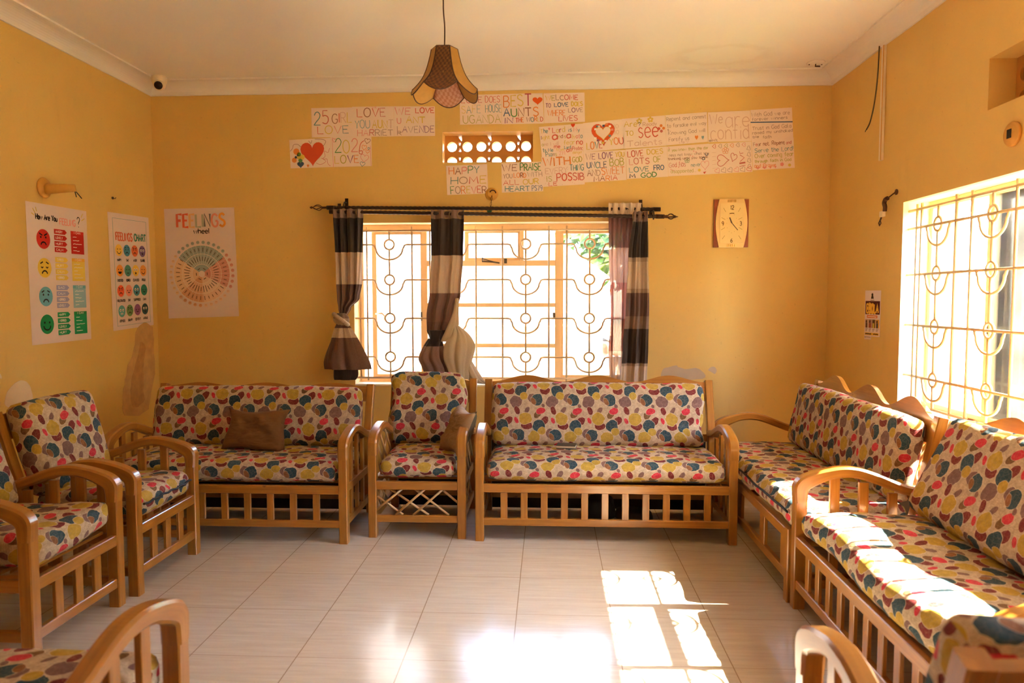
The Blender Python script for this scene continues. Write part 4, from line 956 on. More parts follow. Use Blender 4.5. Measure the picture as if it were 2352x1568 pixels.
def d15(S):
    S.text('Are', .04, .34, .10, .28, 'y', .006); S.text('?', .37, .42, .16, .32, 'b', .004); S.text('Ready', .48, .80, .18, .30, 'l', .006); S.text('TO', .06, .24, .42, .58, 'y', .006); S.text('see', .36, .82, .18, .68, 'r', .008); S.text('Talents', .08, .90, .76, .94, 'l', .005)
    for k, c in enumerate(('o', 'o', 's', 'r')): a = PI/2*k-PI/2; S.disc(.90+.055*math.cos(a), .42+.09*math.sin(a), .035, c, 3, 10)
    for cx, cy in ((.40, .12), (.66, .10)): flower(S, cx, cy, .045, 'y', None, 1)
def d16(S): S.text('LOVE', .05, .42, .06, .26, 'r', .006); S.text('DOES', .52, .90, .06, .22, 'y', .006); S.text('LOTS', .08, .56, .33, .52, ['p', 's', 's', 's'], .006); S.text('OF', .66, .84, .30, .50, 'v', .006); S.text('LOVE', .07, .54, .62, .78, ['a', 't', 't', 't'], .006); S.text('FRO', .66, .90, .60, .76, 'b', .006); S.text('M', .07, .20, .84, .97, 'n', .007); S.text('GOD', .34, .72, .82, .98, 'g', .007)
def d17(S):
    for tx, a, b, c, d in (('Repent and commit', .02, .97, .08, .20), ('to forsake evil way', .03, .97, .30, .42), ('s.', .04, .09, .44, .52), ('Knowing God will', .06, .94, .54, .66), ('Fortify us', .06, .55, .76, .88)): S.text(tx, a, b, c, d, 'e', .0035)
    S.heart(.73, .82, .08, .16, 'o', 2); S.heart(.88, .84, .06, .14, 'a', 2); S.text('197', .30, .55, .92, .98, 'l', .003)
def d18(S): S.text('We', .04, .34, .08, .38, 'l', .006); S.text('are', .42, .97, .02, .52, 'l', .006); S.text('confid', .06, .95, .44, .92, 'l', .006); S.text('ent', .02, .22, .90, .98, 'e', .004)
def d19(S):
    for tx, a, b, c, d in (('With God we are', .02, .94, .09, .22), ('forever winners', .03, .88, .26, .36), ('Trust in God Gal.a', .03, .96, .54, .66), ('raised my unshaked', .03, .99, .70, .80), ('ble', .04, .18, .84, .92), ('faith', .28, .48, .86, .96)): S.text(tx, a, b, c, d, 'e', .0035)
    S.line([(-.01, .40), (.4, .43), (1.0, .475)], .008, 'b')
def d20(S):
    for tx, a, b, c, d, k in (('If you know than the dar', .02, .97, .08, .17, 'v'), ('ness not know what you', .04, .98, .25, .34, 'e'), ('thinking until you speak', .01, .96, .38, .46, 'w'), ('God has', .02, .42, .54, .70, 's'), ('never', .55, .78, .60, .72, 't'), ('disappointed...', .06, .66, .78, .90, 'v')): S.text(tx, a, b, c, d, k, .0032)
    S.text('u', .90, .96, .26, .38, 'n', .006); S.text('a', .82, .88, .40, .52, 'n', .005); S.heart(.88, .68, .19, .30, 'p', 2, .003); flower(S, .46, .50, .04, 'g', None, 2, .0028); S.disc(.74, .85, .035, 'y', 2, 8)
    for k in range(16): S.heart(.04+.9*((k*.618) % 1), .05+.9*((k*.37) % 1), .025, .05, 'p', 1)
    S.heart(.86, .94, .05, .08, 'r', 2)
def d21(S):
    for k in range(6): S.heart(.12+.14*k, .09, .085, .13, ('r', 'e', 'v', 'o', 'e', 'p')[k], 2, .003, PI/2)
    for k in range(4): S.heart(.93, .22+.2*k, .09, .15, 'e', 2, .003, 1.2)
    for k in range(6): S.heart(.18+.15*k, .90, .12, .17, ('p', 'e', 'e', 'p', 'e', 'r')[k], 2, .003, -.6)
    S.heart(.30, .57, .28, .38, 's', 2, .0045, -PI/2); S.heart(.57, .48, .15, .28, 's', 2, .004, .4); flower(S, .38, .25, .05, 'o', None, 2, .003)
    S.line([(.72, .38), (.80, .36)], .004, 's'); S.line([(.71, .30), (.72, .38)], .003, 's'); S.line([(.72, .42), (.82, .52), (.72, .64)], .005, 's'); S.line([(.70, .70), (.84, .68)], .012, 's'); S.line([(.70, .80), (.84, .77)], .004, 's')
    for k in range(5): S.line([(.06, .3+.13*k), (.16, .29+.13*k)], .002, 'l')
def d22(S):
    S.text('Fear not,', .04, .42, .08, .20, ['e', 's', 'e', 'w'], .004); S.text('Repent', .48, .78, .08, .20, 'w', .004); S.text('and', .82, .94, .10, .20, 's', .0035)
    for tx, a, b, c, d, k in (('Serve the Lord!', .06, .98, .28, .42, 't'), ('Over coming fear', .06, .98, .46, .60, 'v'), ('through faith in God', .05, .92, .66, .76, 'v'), ('and Prayer', .04, .56, .80, .92, 'o')): S.text(tx, a, b, c, d, k, .004)
    for x, w in ((.12, .10), (.28, .10), (.42, .05), (.54, .05)): S.heart(x, .93, w, .10, 'p', 2)
    S.disc(.88, .90, .04, 'y', 2, 6); S.disc(.70, .86, .05, 'p', 2, 5)
NOTES = [('twenty five girls drawing paper, first of the upper left row of three', d1), ('love-you-aunt drawing paper, middle of the upper left row of three', d2), ('drawing paper saying we love u ant, right end of upper left row', d3),
 ('drawing paper with the big solid red heart and small flowers', d4), ('drawing paper with the year 2026 and outlined hearts', d5), ('drawing paper reading safe house, partly behind the hanging lampshade', d6),
 ('best aunts drawing paper with the orange heart', d7), ('welcome drawing paper, right end of the topmost row by the lamp', d8), ('happy home forever drawing paper below the rear vent block', d9),
 ('we praise drawing paper directly right of the broken lamp socket', d10), ('drawing paper with a psalm about light, just right of the rear vent block', d11), ('drawing paper with the patchwork heart ring and love you', d12),
 ('with-god-everything drawing paper dotted all over', d13), ('drawing paper thanking an uncle, under the patchwork heart', d14), ('drawing paper with a big red see and an orange flower', d15),
 ('drawing paper saying love does lots of love, ending in green', d16), ('drawing paper starting with repent and commit, with orange and blue hearts', d17), ('very faint pencil drawing paper reading we are confident', d18),
 ('drawing paper crossed by a thick blue line', d19), ('drawing paper crowded with small writing and tiny pink hearts', d20), ('drawing paper of outlined hearts with love written sideways', d21), ('drawing paper starting with fear not, lower right end of the rows', d22)]
for i, (q, (lab, fn)) in enumerate(zip(Q, NOTES)):
    y = D-.0026-.0012*((i*2) % 3)
    cs = [(a, y, b) for a, b in q]
    o = tag(sheet_mesh('paper_drawing', cs, (0, -1, 0), M_PAPER), lab, 'drawing', "children's lettered papers above the rear window")
    S = Sheet(cs, (0, -1, 0)); S.ws = .9; fn(S); S.build('crayon_drawing', o)

# ---------------------------------------------------------------- printed posters
M_POSTER = plain('poster_paper', (226, 206, 200), .6, var=.02, scale=4)
def face_icon(S, cx, cy, r, col, mood, lay=2, ink_='k'):
    k = S.w/S.h
    S.disc(cx, cy, r, col, lay, 24); w = r*S.w*.12
    e = r*.36
    big = mood in ('shock', 'scared', 'nervous')
    for sx in (-1, 1):
        if big: S.disc(cx+sx*e, cy-r*.15*k, r*.24, 'q', lay+1, 12); S.disc(cx+sx*e, cy-r*.12*k, r*.11, ink_, lay+2, 8)
        elif mood in ('calm', 'tired'): S.line([(cx+sx*e-r*.16, cy-r*.1*k), (cx+sx*e, cy+r*.02*k), (cx+sx*e+r*.16, cy-r*.1*k)], w, ink_, lay+1)
        else: S.disc(cx+sx*e, cy-r*.18*k, r*.11, ink_, lay+1, 10)
        if mood in ('angry', 'grumpy'): S.line([(cx+sx*(e+r*.22), cy-r*.58*k), (cx+sx*(e-r*.24), cy-r*.36*k)], w*1.1, ink_, lay+1)
        if mood in ('sad', 'tired', 'scared'): S.line([(cx+sx*(e+r*.24), cy-r*.42*k), (cx+sx*(e-r*.14), cy-r*.60*k)], w, ink_, lay+1)
    n = 10
    if mood in ('happy', 'calm', 'excited', 'proud'):
        rr = .5 if mood != 'calm' else .3
        pts = [(cx+r*rr*math.cos(PI*i/n), cy+r*(.16+.42*math.sin(PI*i/n)*(1 if rr > .4 else .5))*k) for i in range(n+1)]
        if mood == 'excited': S.poly(pts, ink_, lay+1)
        else: S.line(pts, w*1.1, ink_, lay+1)
    elif mood in ('sad', 'angry', 'tired', 'grumpy'):
        S.line([(cx+r*.36*math.cos(PI*i/n), cy+r*(.60-.30*math.sin(PI*i/n))*k) for i in range(n+1)], w*1.2, ink_, lay+1)
    elif mood in ('shock', 'scared'): S.disc(cx, cy+r*.45*k, r*.2, ink_, lay+1, 12)
    elif mood == 'nervous': S.rect(cx-r*.36, cy+r*.3*k, cx+r*.36, cy+r*.56*k, 'q', lay+1); S.line([(cx-r*.36, cy+r*.43*k), (cx+r*.36, cy+r*.43*k)], w*.6, ink_, lay+2)
    else: S.line([(cx-r*.3, cy+r*.42*k), (cx+r*.3, cy+r*.42*k)], w, ink_, lay+1)
def squiggle(S, x0, x1, y, wd, col, lay=4, amp=.006, seed=0):
    n = max(4, int((x1-x0)*S.w/.006)); rnd = random.Random(seed)
    S.line([(x0+(x1-x0)*i/n, y+rnd.uniform(-amp, amp)) for i in range(n+1)], wd, col, lay)

# left wall: feelings questionnaire
cs = [(XL+.0022, 3.935, 1.879), (XL+.0022, 4.469, 1.885), (XL+.0022, 4.475, 1.069), (XL+.0022, 3.943, 1.062)]
o = tag(sheet_mesh('feelings_poster', cs, (1, 0, 0), M_POSTER), 'left-wall poster asking how are you feeling, four large coloured faces', 'poster')
S = Sheet(cs, (1, 0, 0))
S.text('How Are You', .14, .48, .075, .112, 'k', .0075, jit=.03); S.text('FEELING', .52, .79, .085, .130, [(236, 150, 140)], .007, jit=.01); S.text('?', .82, .87, .055, .135, 'k', .006)
for pts in ([(.10, .04), (.14, .075)], [(.145, .03), (.16, .06)], [(.08, .075), (.12, .088)], [(.90, .055), (.93, .025)], [(.905, .08), (.96, .06)]): S.line(pts, .006, 'y')
rows = [(.250, (206, 50, 40), (196, 38, 34), 'angry'), (.455, (232, 196, 76), (236, 206, 92), 'tired'), (.660, (110, 172, 190), (160, 160, 200), 'sad'), (.860, (34, 140, 84), (30, 150, 96), 'happy')]
for i, (t, c, c2, m) in enumerate(rows):
    face_icon(S, .245, t, .108, c, m)
    for k in range(4):
        y0_ = t-.082+.044*k; y1_ = y0_+.036
        S.poly([(.42, y0_), (.60, y0_), (.635, (y0_+y1_)/2), (.60, y1_), (.42, y1_)], c2, 2)
        S.text(('ANGRY', 'TIRED', 'SAD', 'HAPPY')[i] if k == 0 else ('WORRIED', 'LONELY', 'HURT', 'CALM')[(i+k) % 4], .445, .56, y0_+.010, y1_-.010, 'q', .0024, 3, .0)
    S.rect(.70, t-.082, .93, t+.090, c2 if i != 2 else (150, 190, 204), 2)
    S.rect(.70, t-.082, .93, t-.058, c if i != 1 else (238, 176, 70), 3); S.text('I CAN', .76, .87, t-.078, t-.063, 'q', .0025, 4, 0)
    for k in range(5): squiggle(S, .735, .80+.09*((k*7+i) % 3)/2, t-.038+.026*k, .0035, 'q', 4, .002, k+i)
S.build('printed_design', o)
# left wall: small feelings chart
cs = [(XL+.0022, 4.691, 1.909), (XL+.0022, 5.183, 1.923), (XL+.0022, 5.209, 1.132), (XL+.0022, 4.713, 1.109)]
o = tag(sheet_mesh('feelings_poster', cs, (1, 0, 0), M_POSTER), 'left-wall feelings chart of sixteen small round faces, next to the corner', 'poster')
S = Sheet(cs, (1, 0, 0))
S.line([(.10, .045), (.92, .045), (.92, .965), (.10, .965)], .004, (90, 150, 146), 2, True)
S.text('FEELINGS', .16, .55, .165, .23, [(222, 110, 86)], .012, jit=0); S.text('CHART', .60, .90, .165, .225, [(70, 140, 120)], .011, jit=0)
EM = [('HAPPY', (240, 196, 84), 'happy'), ('SAD', (86, 152, 176), 'sad'), ('ANGRY', (232, 112, 70), 'angry'), ('SCARED', (132, 100, 150), 'scared'),
      ('EXCITED', (240, 156, 70), 'excited'), ('BORED', (90, 150, 130), 'flat'), ('CONFUSED', (240, 196, 84), 'shock'), ('PROUD', (240, 160, 80), 'proud'),
      ('FRUSTRATED', (232, 98, 70), 'angry'), ('SHY', (240, 150, 130), 'calm'), ('SURPRISED', (78, 150, 176), 'shock'), ('CALM', (60, 140, 118), 'calm'),
      ('NERVOUS', (100, 170, 170), 'nervous'), ('GRUMPY', (116, 150, 96), 'grumpy'), ('CONTENT', (150, 92, 140), 'calm'), ('AFRAID', (40, 76, 84), 'scared')]
for i, (tx, c, m) in enumerate(EM):
    x, y = .215+.192*(i % 4), .315+.175*(i//4)
    face_icon(S, x, y, .083, c, m); S.text(tx, x-.011*len(tx)/1.2, x+.011*len(tx)/1.2, y+.074, y+.094, 'k', .0042, jit=0)
S.build('printed_design', o)
# rear wall: feelings wheel
cs = [(-2.875, D-.0022, 1.997), (-2.339, D-.0022, 2.005), (-2.322, D-.0022, 1.196), (-2.863, D-.0022, 1.179)]
o = tag(sheet_mesh('feelings_poster', cs, (0, -1, 0), M_POSTER), 'rear-wall feelings wheel poster with a large segmented circle', 'poster')
S = Sheet(cs, (0, -1, 0))
S.text('FEELINGS', .18, .86, .055, .17, [(226, 108, 84), (226, 108, 84), (230, 184, 132), (176, 178, 160), (176, 178, 160), (120, 116, 120), (230, 150, 130), (226, 150, 60)], .017, jit=.01)
S.text('wheel', .41, .63, .185, .230, 'k', .0065, jit=.02)
cx, cy, R1, R2_, R3, RI = .50, .60, .400, .28, .135, .045; asp = S.w/S.h
secs = [(-144, -36, (158, 170, 164), (168, 178, 170)), (-36, 30, (214, 150, 136), (220, 160, 146)), (30, 88, (232, 196, 170), (234, 202, 178)), (88, 140, (220, 164, 130), (226, 174, 140)), (140, 216, (232, 196, 156), (236, 204, 168))]
for a0, a1, c1, c2 in secs:
    n = 14
    for ra, rb, c, l in ((R2_, R1, c1, 2), (R3, R2_, c2, 2), (RI, R3, c1, 2)):
        for i in range(n):
            p = [a0+(a1-a0)*i/n, a0+(a1-a0)*(i+1)/n]; p = [math.radians(v) for v in p]
            S.poly([(cx+ra*math.cos(p[0]), cy+ra*asp*math.sin(p[0])), (cx+rb*math.cos(p[0]), cy+rb*asp*math.sin(p[0])), (cx+rb*math.cos(p[1]), cy+rb*asp*math.sin(p[1])), (cx+ra*math.cos(p[1]), cy+ra*asp*math.sin(p[1]))], c, l)
for r in (R1, R2_, R3): S.line([(cx+r*math.cos(2*PI*k/60), cy+r*asp*math.sin(2*PI*k/60)) for k in range(60)], .003, (240, 222, 206), 3, True)
rnd = random.Random(4)
for k in range(36):
    a = 2*PI*(k+.5)/36
    for ra, rb in ((R2_+.03, R1-.03), (R3+.03, R2_-.02)):
        q = rnd.uniform(.55, 1); m0 = (ra+rb)/2; hl = (rb-ra)/2*q
        S.line([(cx+(m0-hl)*math.cos(a), cy+(m0-hl)*asp*math.sin(a)), (cx+(m0+hl)*math.cos(a), cy+(m0+hl)*asp*math.sin(a))], .005, (104, 84, 74), 4)
    a2 = 2*PI*k/36
    S.line([(cx+R3*math.cos(a2), cy+R3*asp*math.sin(a2)), (cx+R1*math.cos(a2), cy+R1*asp*math.sin(a2))], .0016, (240, 222, 206), 3)
    dg = math.degrees(a); dg = dg-360 if dg > 216 else dg
    c = next((c1 for a0, a1, c1, c2 in secs if a0 <= dg <= a1), (240, 190, 130))
    S.disc(cx+.442*math.cos(a), cy+.442*asp*math.sin(a), .024, c, 2, 12)
    for sx in (-1, 1): S.disc(cx+.442*math.cos(a)+sx*.008, cy+.442*asp*math.sin(a)-.003, .0038, (104, 84, 74), 3, 6)
for a in (-120, -60, 0, 58, 114, 178): S.line([(cx+.08*math.cos(math.radians(a-14)), cy+.08*asp*math.sin(math.radians(a-14))), (cx+.08*math.cos(math.radians(a+14)), cy+.08*asp*math.sin(math.radians(a+14)))], .006, (104, 84, 74), 4)
S.disc(cx, cy, RI, (236, 214, 200), 4, 20)
S.build('printed_design', o)
# right wall: health notice with a torn lower edge
cs = [(XR-.0022, 4.641, 1.375), (XR-.0022, 4.426, 1.373), (XR-.0022, 4.426, 1.092), (XR-.0022, 4.637, 1.089)]
o = tag(sheet_mesh('health_notice', cs, (-1, 0, 0), M_POSTER), 'narrow ebola health notice on the right wall with a dark red heading block', 'poster')
S = Sheet(cs, (-1, 0, 0))
S.poly([(0, 1), (.46, 1), (.44, 1.07), (0, 1.075)], (226, 206, 200), 1)
S.fan((.47, .12), [(.44, .06), (.50, .06), (.53, .09), (.51, .12), (.56, .15), (.52, .165), (.57, .19), (.47, .175), (.38, .19), (.42, .165), (.39, .15), (.43, .12), (.41, .09)], (70, 56, 36), 2)
squiggle(S, .36, .60, .215, .003, (120, 100, 84)); S.rect(.04, .23, .96, .52, (84, 28, 18), 2); S.text('EBOLA', .13, .87, .30, .485, [(236, 184, 70)], .019, jit=0)
S.rect(.15, .54, .82, .60, (212, 110, 50), 2); squiggle(S, .20, .77, .57, .004, 'q', 4)
for k, c in enumerate(((190, 150, 120), (170, 120, 96), (120, 84, 40), (210, 150, 60))):
    x = .04+.23*k; S.rect(x, .63, x+.21, .815, c, 2); S.disc(x+.08, .68, .045, (74, 44, 28), 3, 10); S.rect(x+.04, .71, x+.14, .815, ((90, 60, 44), (150, 60, 40), (196, 170, 70), (60, 60, 70))[k], 3)
    for q in range(3): squiggle(S, x+.02, x+.19-.03*q, .835+.024*q, .003, (130, 104, 84), 4, .003, k*3+q)
S.rect(.04, .92, .92, .975, (226, 176, 60), 2); squiggle(S, .06, .46, .947, .007, (80, 56, 26), 4); squiggle(S, .58, .90, .947, .007, (80, 56, 26), 4)
squiggle(S, .10, .42, 1.02, .003, (130, 104, 84), 4); S.rect(.04, 1.005, .07, 1.04, 'k', 3)
S.build('printed_design', o)

# ---------------------------------------------------------------- clock
ck = thing('wall_clock', 'barrel-shaped pale wall clock with reddish-brown corners, right of the curtains', 'clock', (1.303, D, 1.862))
M_CKW = plain('clock_redwood', (150, 66, 22), .4, var=.12); M_CKG = plain('clock_champagne', (236, 196, 128), .35, .25); M_CKF = plain('clock_dial', (238, 204, 134), .45)
mb = MB()
for sx in (-1, 1):
    ol = [(sx*.122, .170), (sx*.122, -.170), (sx*.085, -.170), (sx*.085, -.148), (sx*.100, -.12)]+[(sx*(.100+.010*math.cos(PI*k/12-PI/2)), -.12+.24*k/12) for k in range(1, 12)]+[(sx*.100, .12), (sx*.085, .148), (sx*.085, .170)]
    mb.plate(ol, lambda a, b, d: (a, -d, b), .001, .022)
cb = mb.build('side_panels', M_CKW, ck)
mb = MB(); ol = []
for k in range(13): ol.append((.092+.020*math.sin(PI*k/12), -.150+.30*k/12))
ol = [(.086, -.172)]+ol+[(.086, .172), (-.086, .172)]+[(-a, b) for a, b in ol[::-1]]+[(-.086, -.172)]
mb.plate(ol, lambda a, b, d: (a, -d, b), .002, .032); mb.build('case', M_CKG, ck)
mb = MB(); mb.box((-.083, -.036, -.142), (.083, -.032, .142), .001); dial = mb.build('dial', M_CKF, ck)
cs = [(-.083, -.0364, .142), (.083, -.0364, .142), (.083, -.0364, -.142), (-.083, -.0364, -.142)]
S = Sheet(cs, (0, -1, 0)); bc = (110, 70, 26)
S.text('12', .44, .58, .06, .16, [bc], .0045, jit=0); S.text('6', .46, .54, .88, .98, [bc], .0045, jit=0); S.text('3', .84, .92, .46, .56, [bc], .0045, jit=0); S.text('9', .08, .16, .46, .56, [bc], .0045, jit=0)
for x0_, y0_, x1_, y1_ in ((.14, .12, .24, .22), (.86, .12, .77, .22), (.06, .36, .22, .41), (.94, .36, .78, .41), (.05, .67, .21, .61), (.95, .66, .80, .61), (.10, .90, .21, .81), (.90, .90, .80, .81)): S.line([(x0_, y0_), (x1_, y1_)], .0028, (170, 126, 60))
squiggle(S, .40, .60, .255, .006, bc, 3)
for k in range(12): a = 2*PI*k/12; S.disc(.5+.22*math.sin(a), .5-.24*math.cos(a), .012, (180, 136, 70), 2, 6)
S.build('numerals', dial)
mb = MB(); mb.bar((0, -.040, 0), (-.016, -.040, .040), .008, .001, (.93, 0, .37)); mb.build('hour_hand', plain('clock_hand', (76, 40, 14), .4), ck)
mb = MB(); mb.bar((-.008, -.042, .010), (.042, -.042, -.050), .0045, .001, (.77, 0, .64)); mb.build('minute_hand', plain('clock_hand', (76, 40, 14), .4), ck)
mb = MB()
for sz in (-1, 1):
    for k in range(7): mb.box((-.030+.009*k, -.036, sz*.157-.009), (-.025+.009*k, -.032, sz*.157+.009), .001)
mb.build('trim_ornament', plain('clock_gilt', (236, 200, 120), .2, .8), ck)

# ---------------------------------------------------------------- curtain rods
def rope(mb, p0, p1, r, n=260, lobes=4, tw=180):
    p0 = Vector(p0); p1 = Vector(p1); tg = (p1-p0).normalized(); e1 = tg.orthogonal().normalized(); e2 = tg.cross(e1); L_ = (p1-p0).length; rings = []
    for i in range(n+1):
        c = p0.lerp(p1, i/n)
        rings.append([c+(e1*math.cos(q)+e2*math.sin(q))*r*(1+.13*math.cos(lobes*q-tw*L_*i/n)) for q in [2*PI*k/16 for k in range(16)]])
    mb.ring_sweep(rings)
def rod(name, label, p0, p1, finial_end, r, brk):
    t = thing(name, label, 'curtain rod', p0); o = Vector(p0); q1 = Vector(p1)-o
    tg = q1.normalized()
    mb = MB(); rope(mb, (0, 0, 0), q1, r); mb.tube([(0, 0, 0), tg*.05], r*1.25, 12); mb.tube([q1-tg*.05, q1], r*1.25, 12); mb.build('twisted_bar', M_IRON, t)
    b = Vector((0, 0, 0)) if finial_end < 0 else q1; d = tg*finial_end; mb = MB()
    if finial_end < 0:       # open birdcage
        mb.tube([b, b+d*.035], .008, 10)
        for k in range(4):
            a0 = 2*PI*k/4
            mb.tube([b+d*(.03+.075*i/10)+Vector((0, math.cos(a0+i*.12), math.sin(a0+i*.12)))*.022*math.sin(PI*i/10) for i in range(11)], .003, 6)
        mb.sphere(b+d*.115, .009, 10, 8); mb.tube([b+d*.10, b+d*.125], .006, 8)
    else:
        mb.lathe([(.012, 0), (.017, .006), (.010, .016), (.013, .026), (.006, .034)], 12, b, d)
        for k in range(3):
            a0 = 2*PI*k/3
            mb.tube([b+d*(.03+.05*i/8)+Vector((0, math.cos(a0), math.sin(a0)))*(.004+.016*math.sin(PI*i/8)) for i in range(9)], .0045, 6)
        mb.lathe([(.008, 0), (.012, .006), (.006, .014), (.0015, .03)], 10, b+d*.078, d)
    mb.build('finial', M_RUST, t)
    for x in brk:
        c = q1*((x-o.x)/q1.x)
        mb = MB(); mb.tube([c+Vector((0, D-o.y-.002, .045)), c+Vector((0, .0, .04)), c+Vector((0, -.018, .02)), c+Vector((0, -.020, -.008)), c+Vector((0, -.004, -.020)), c+Vector((0, .012, -.016))], .005, 7)
        mb.box(c+Vector((-.012, D-o.y-.006, .015)), c+Vector((.012, D-o.y-.001, .075))); mb.build('bracket', M_IRON, t)
    return t
rod('curtain_rod', 'upper twisted curtain rod with the birdcage finial at its left end', (-1.62, 5.205, 1.990), (.793, 5.205, 1.960), -1, .0125, (-1.49, .66))
rod('curtain_rod', 'lower twisted curtain rod with the spear finial at its right end', (-1.581, 5.14, 1.952), (.80, 5.14, 1.902), 1, .0125, (-1.545, .735))

# ---------------------------------------------------------------- curtains
def stripes(name, stops, trans=0., rough=.75, weave=.35):
    """horizontal colour bands by height; stops = [(z_top, rgb)...] from the top down"""
    m, nt, b = new_mat(name)
    uv = N(nt, 'ShaderNodeUVMap').outputs[0]; sp = N(nt, 'ShaderNodeSeparateXYZ'); nt.links.new(uv, sp.inputs[0])
    z = sp.outputs[1]
    w = N(nt, 'ShaderNodeTexNoise'); w.inputs['Scale'].default_value = 5; nt.links.new(uv, w.inputs['Vector'])
    col = lin(stops[0][1])
    for zt, c in stops[1:]: col = mixc(nt, mth(nt, 'LESS_THAN', z, zt), col, lin(c))
    th = nz(nt, mapping(nt, uv, scale=(140, 520, 1)), 1.0, 2, .6)
    if not isinstance(col, bpy.types.NodeSocket): col = mixc(nt, 0., col, col)
    mul = N(nt, 'ShaderNodeMix', data_type='RGBA', blend_type='MULTIPLY'); mul.inputs[0].default_value = 1
    cc = N(nt, 'ShaderNodeCombineColor'); f = mrange(nt, th, .3, .7, 1-weave, 1+weave*.35)
    for i in range(3): nt.links.new(f, cc.inputs[i])
    nt.links.new(col, mul.inputs[6]); nt.links.new(cc.outputs[0], mul.inputs[7]); col = mul.outputs[2]
    nt.links.new(col, b.inputs['Base Color']); b.inputs['Roughness'].default_value = rough; b.inputs['Sheen Weight'].default_value = .2
    b.inputs['Specular IOR Level'].default_value = .25
    out = nt.nodes['Material Output']
    tl = N(nt, 'ShaderNodeBsdfTranslucent'); nt.links.new(col, tl.inputs[0])
    mx = N(nt, 'ShaderNodeMixShader'); mx.inputs[0].default_value = .12 if not trans else .5
    nt.links.new(b.outputs[0], mx.inputs[1]); nt.links.new(tl.outputs[0], mx.inputs[2]); last = mx.outputs[0]
    if trans:
        tp = N(nt, 'ShaderNodeBsdfTransparent'); m3 = N(nt, 'ShaderNodeMixShader')
        nt.links.new(mrange(nt, th, .3, .7, trans*.7, trans*1.3), m3.inputs[0]); nt.links.new(last, m3.inputs[1]); nt.links.new(tp.outputs[0], m3.inputs[2]); last = m3.outputs[0]
    nt.links.new(last, out.inputs['Surface']); return m
def interp(keys, z):
    """keys sorted from high z to low z: (z, a, b, ...) -> smooth values"""
    if z >= keys[0][0]: return keys[0][1:]
    for p, q in zip(keys, keys[1:]):
        if q[0] <= z <= p[0]:
            t = (p[0]-z)/max(1e-9, p[0]-q[0]); t = t*t*(3-2*t)
            return [a+(b-a)*t for a, b in zip(p[1:], q[1:])]
    return keys[-1][1:]
def cloth(name, mat, parent, keys, folds, amp, y, thick=.004, nx=72, nz_=90, phase=0., org=(0, 0, 0), bot=None, drift=.6, vfun=None):
    """hanging sheet between left and right edge curves; folds deepen in y"""
    org = Vector(org); zt, zb = keys[0][0], keys[-1][0]
    def pt(a, c, side):
        z = zt+(zb-zt)*c
        if bot: z = zt+(zb-zt+bot(a))*c
        xl, xr, dep = interp([k[:4] for k in keys], zt+(zb-zt)*c)
        u = a+.02*math.sin(5*a+3*c)
        f = math.sin(2*PI*folds*u+phase+drift*math.sin(2.2*c+a*2))+.35*math.sin(2*PI*folds*2.3*u+1.3+c*2)
        x = xl+(xr-xl)*a
        yy = y-amp*dep*f+.006*noise.noise(Vector((a*4, c*5, phase)))
        return Vector((x, yy+side*thick, z))-org
    mb = MB(); vf = vfun or (lambda a, c: zt+(zb-zt)*c)
    for sd in (0, 1): mb.grid(nx, nz_, lambda a, c: pt(a, c, sd), lambda a, c: (a*.5, vf(a, c)))
    for a in (0, 1): mb.grid(1, nz_, lambda e, c: pt(a, c, e), lambda e, c: (a*.5, vf(a, c)))
    for c in (0, 1): mb.grid(nx, 1, lambda a, e: pt(a, c, e), lambda a, e: (a*.5, vf(a, c)))
    return weld(mb.build(name, mat, parent), 1e-5)
def eyelets(parent, pts, r, org, tiltz=.9):
    for (x, y, z) in pts:
        mb = MB(); c = Vector((x, y, z))-Vector(org)
        e1 = Vector((math.sin(tiltz), math.cos(tiltz), 0)); e2 = Vector((0, 0, 1))
        mb.tube([c+(e1*math.cos(2*PI*k/18)+e2*math.sin(2*PI*k/18))*r for k in range(18)], .0048, 6, True); mb.build('eyelet', M_EYE, parent)
M_EYE = plain('eyelet_ring', (150, 122, 88), .35, .5)
DK, BE, MV, LM = (64, 50, 45), (214, 190, 166), (120, 92, 86), (150, 122, 112)
def lofty(name, mat, parent, secs, org, lobes=5, la=.12, n=40, tw=0., vf=None, sub=8):
    """gathered bundle of cloth; secs = (centre, half width x, half depth y)"""
    org = Vector(org); C = catmull([s[0] for s in secs], sub); HW = catmull([(s[1], s[2], 0) for s in secs], sub); rings = []; per = []
    for i, (c, h) in enumerate(zip(C, HW)):
        t = i/(len(C)-1)
        rings.append([c-org+Vector((math.cos(q)*h.x, math.sin(q)*h.y, 0))*(1+la*math.sin(lobes*q+tw*t+.5*math.sin(3*t))+la*.5*math.sin(lobes*2.1*q+2-tw*t)) for q in [2*PI*k/n for k in range(n)]])
    mb = MB(); b = [mb.add(r) for r in rings]
    for i in range(len(rings)-1):
        for k in range(n):
            k2 = (k+1) % n; v0, v1 = C[i].z, C[i+1].z
            if vf: v0, v1 = vf(v0), vf(v1)
            mb.face((b[i]+k, b[i]+k2, b[i+1]+k2, b[i+1]+k), [(k/n*.5, v0), ((k+1)/n*.5, v0), ((k+1)/n*.5, v1), (k/n*.5, v1)], 0, True)
    mb.face([b[0]+k for k in range(n)], None, 0, True); mb.face([b[-1]+k for k in range(n)][::-1], [(0, C[-1].z)]*n, 0, True)
    return mb.build(name, mat, parent)
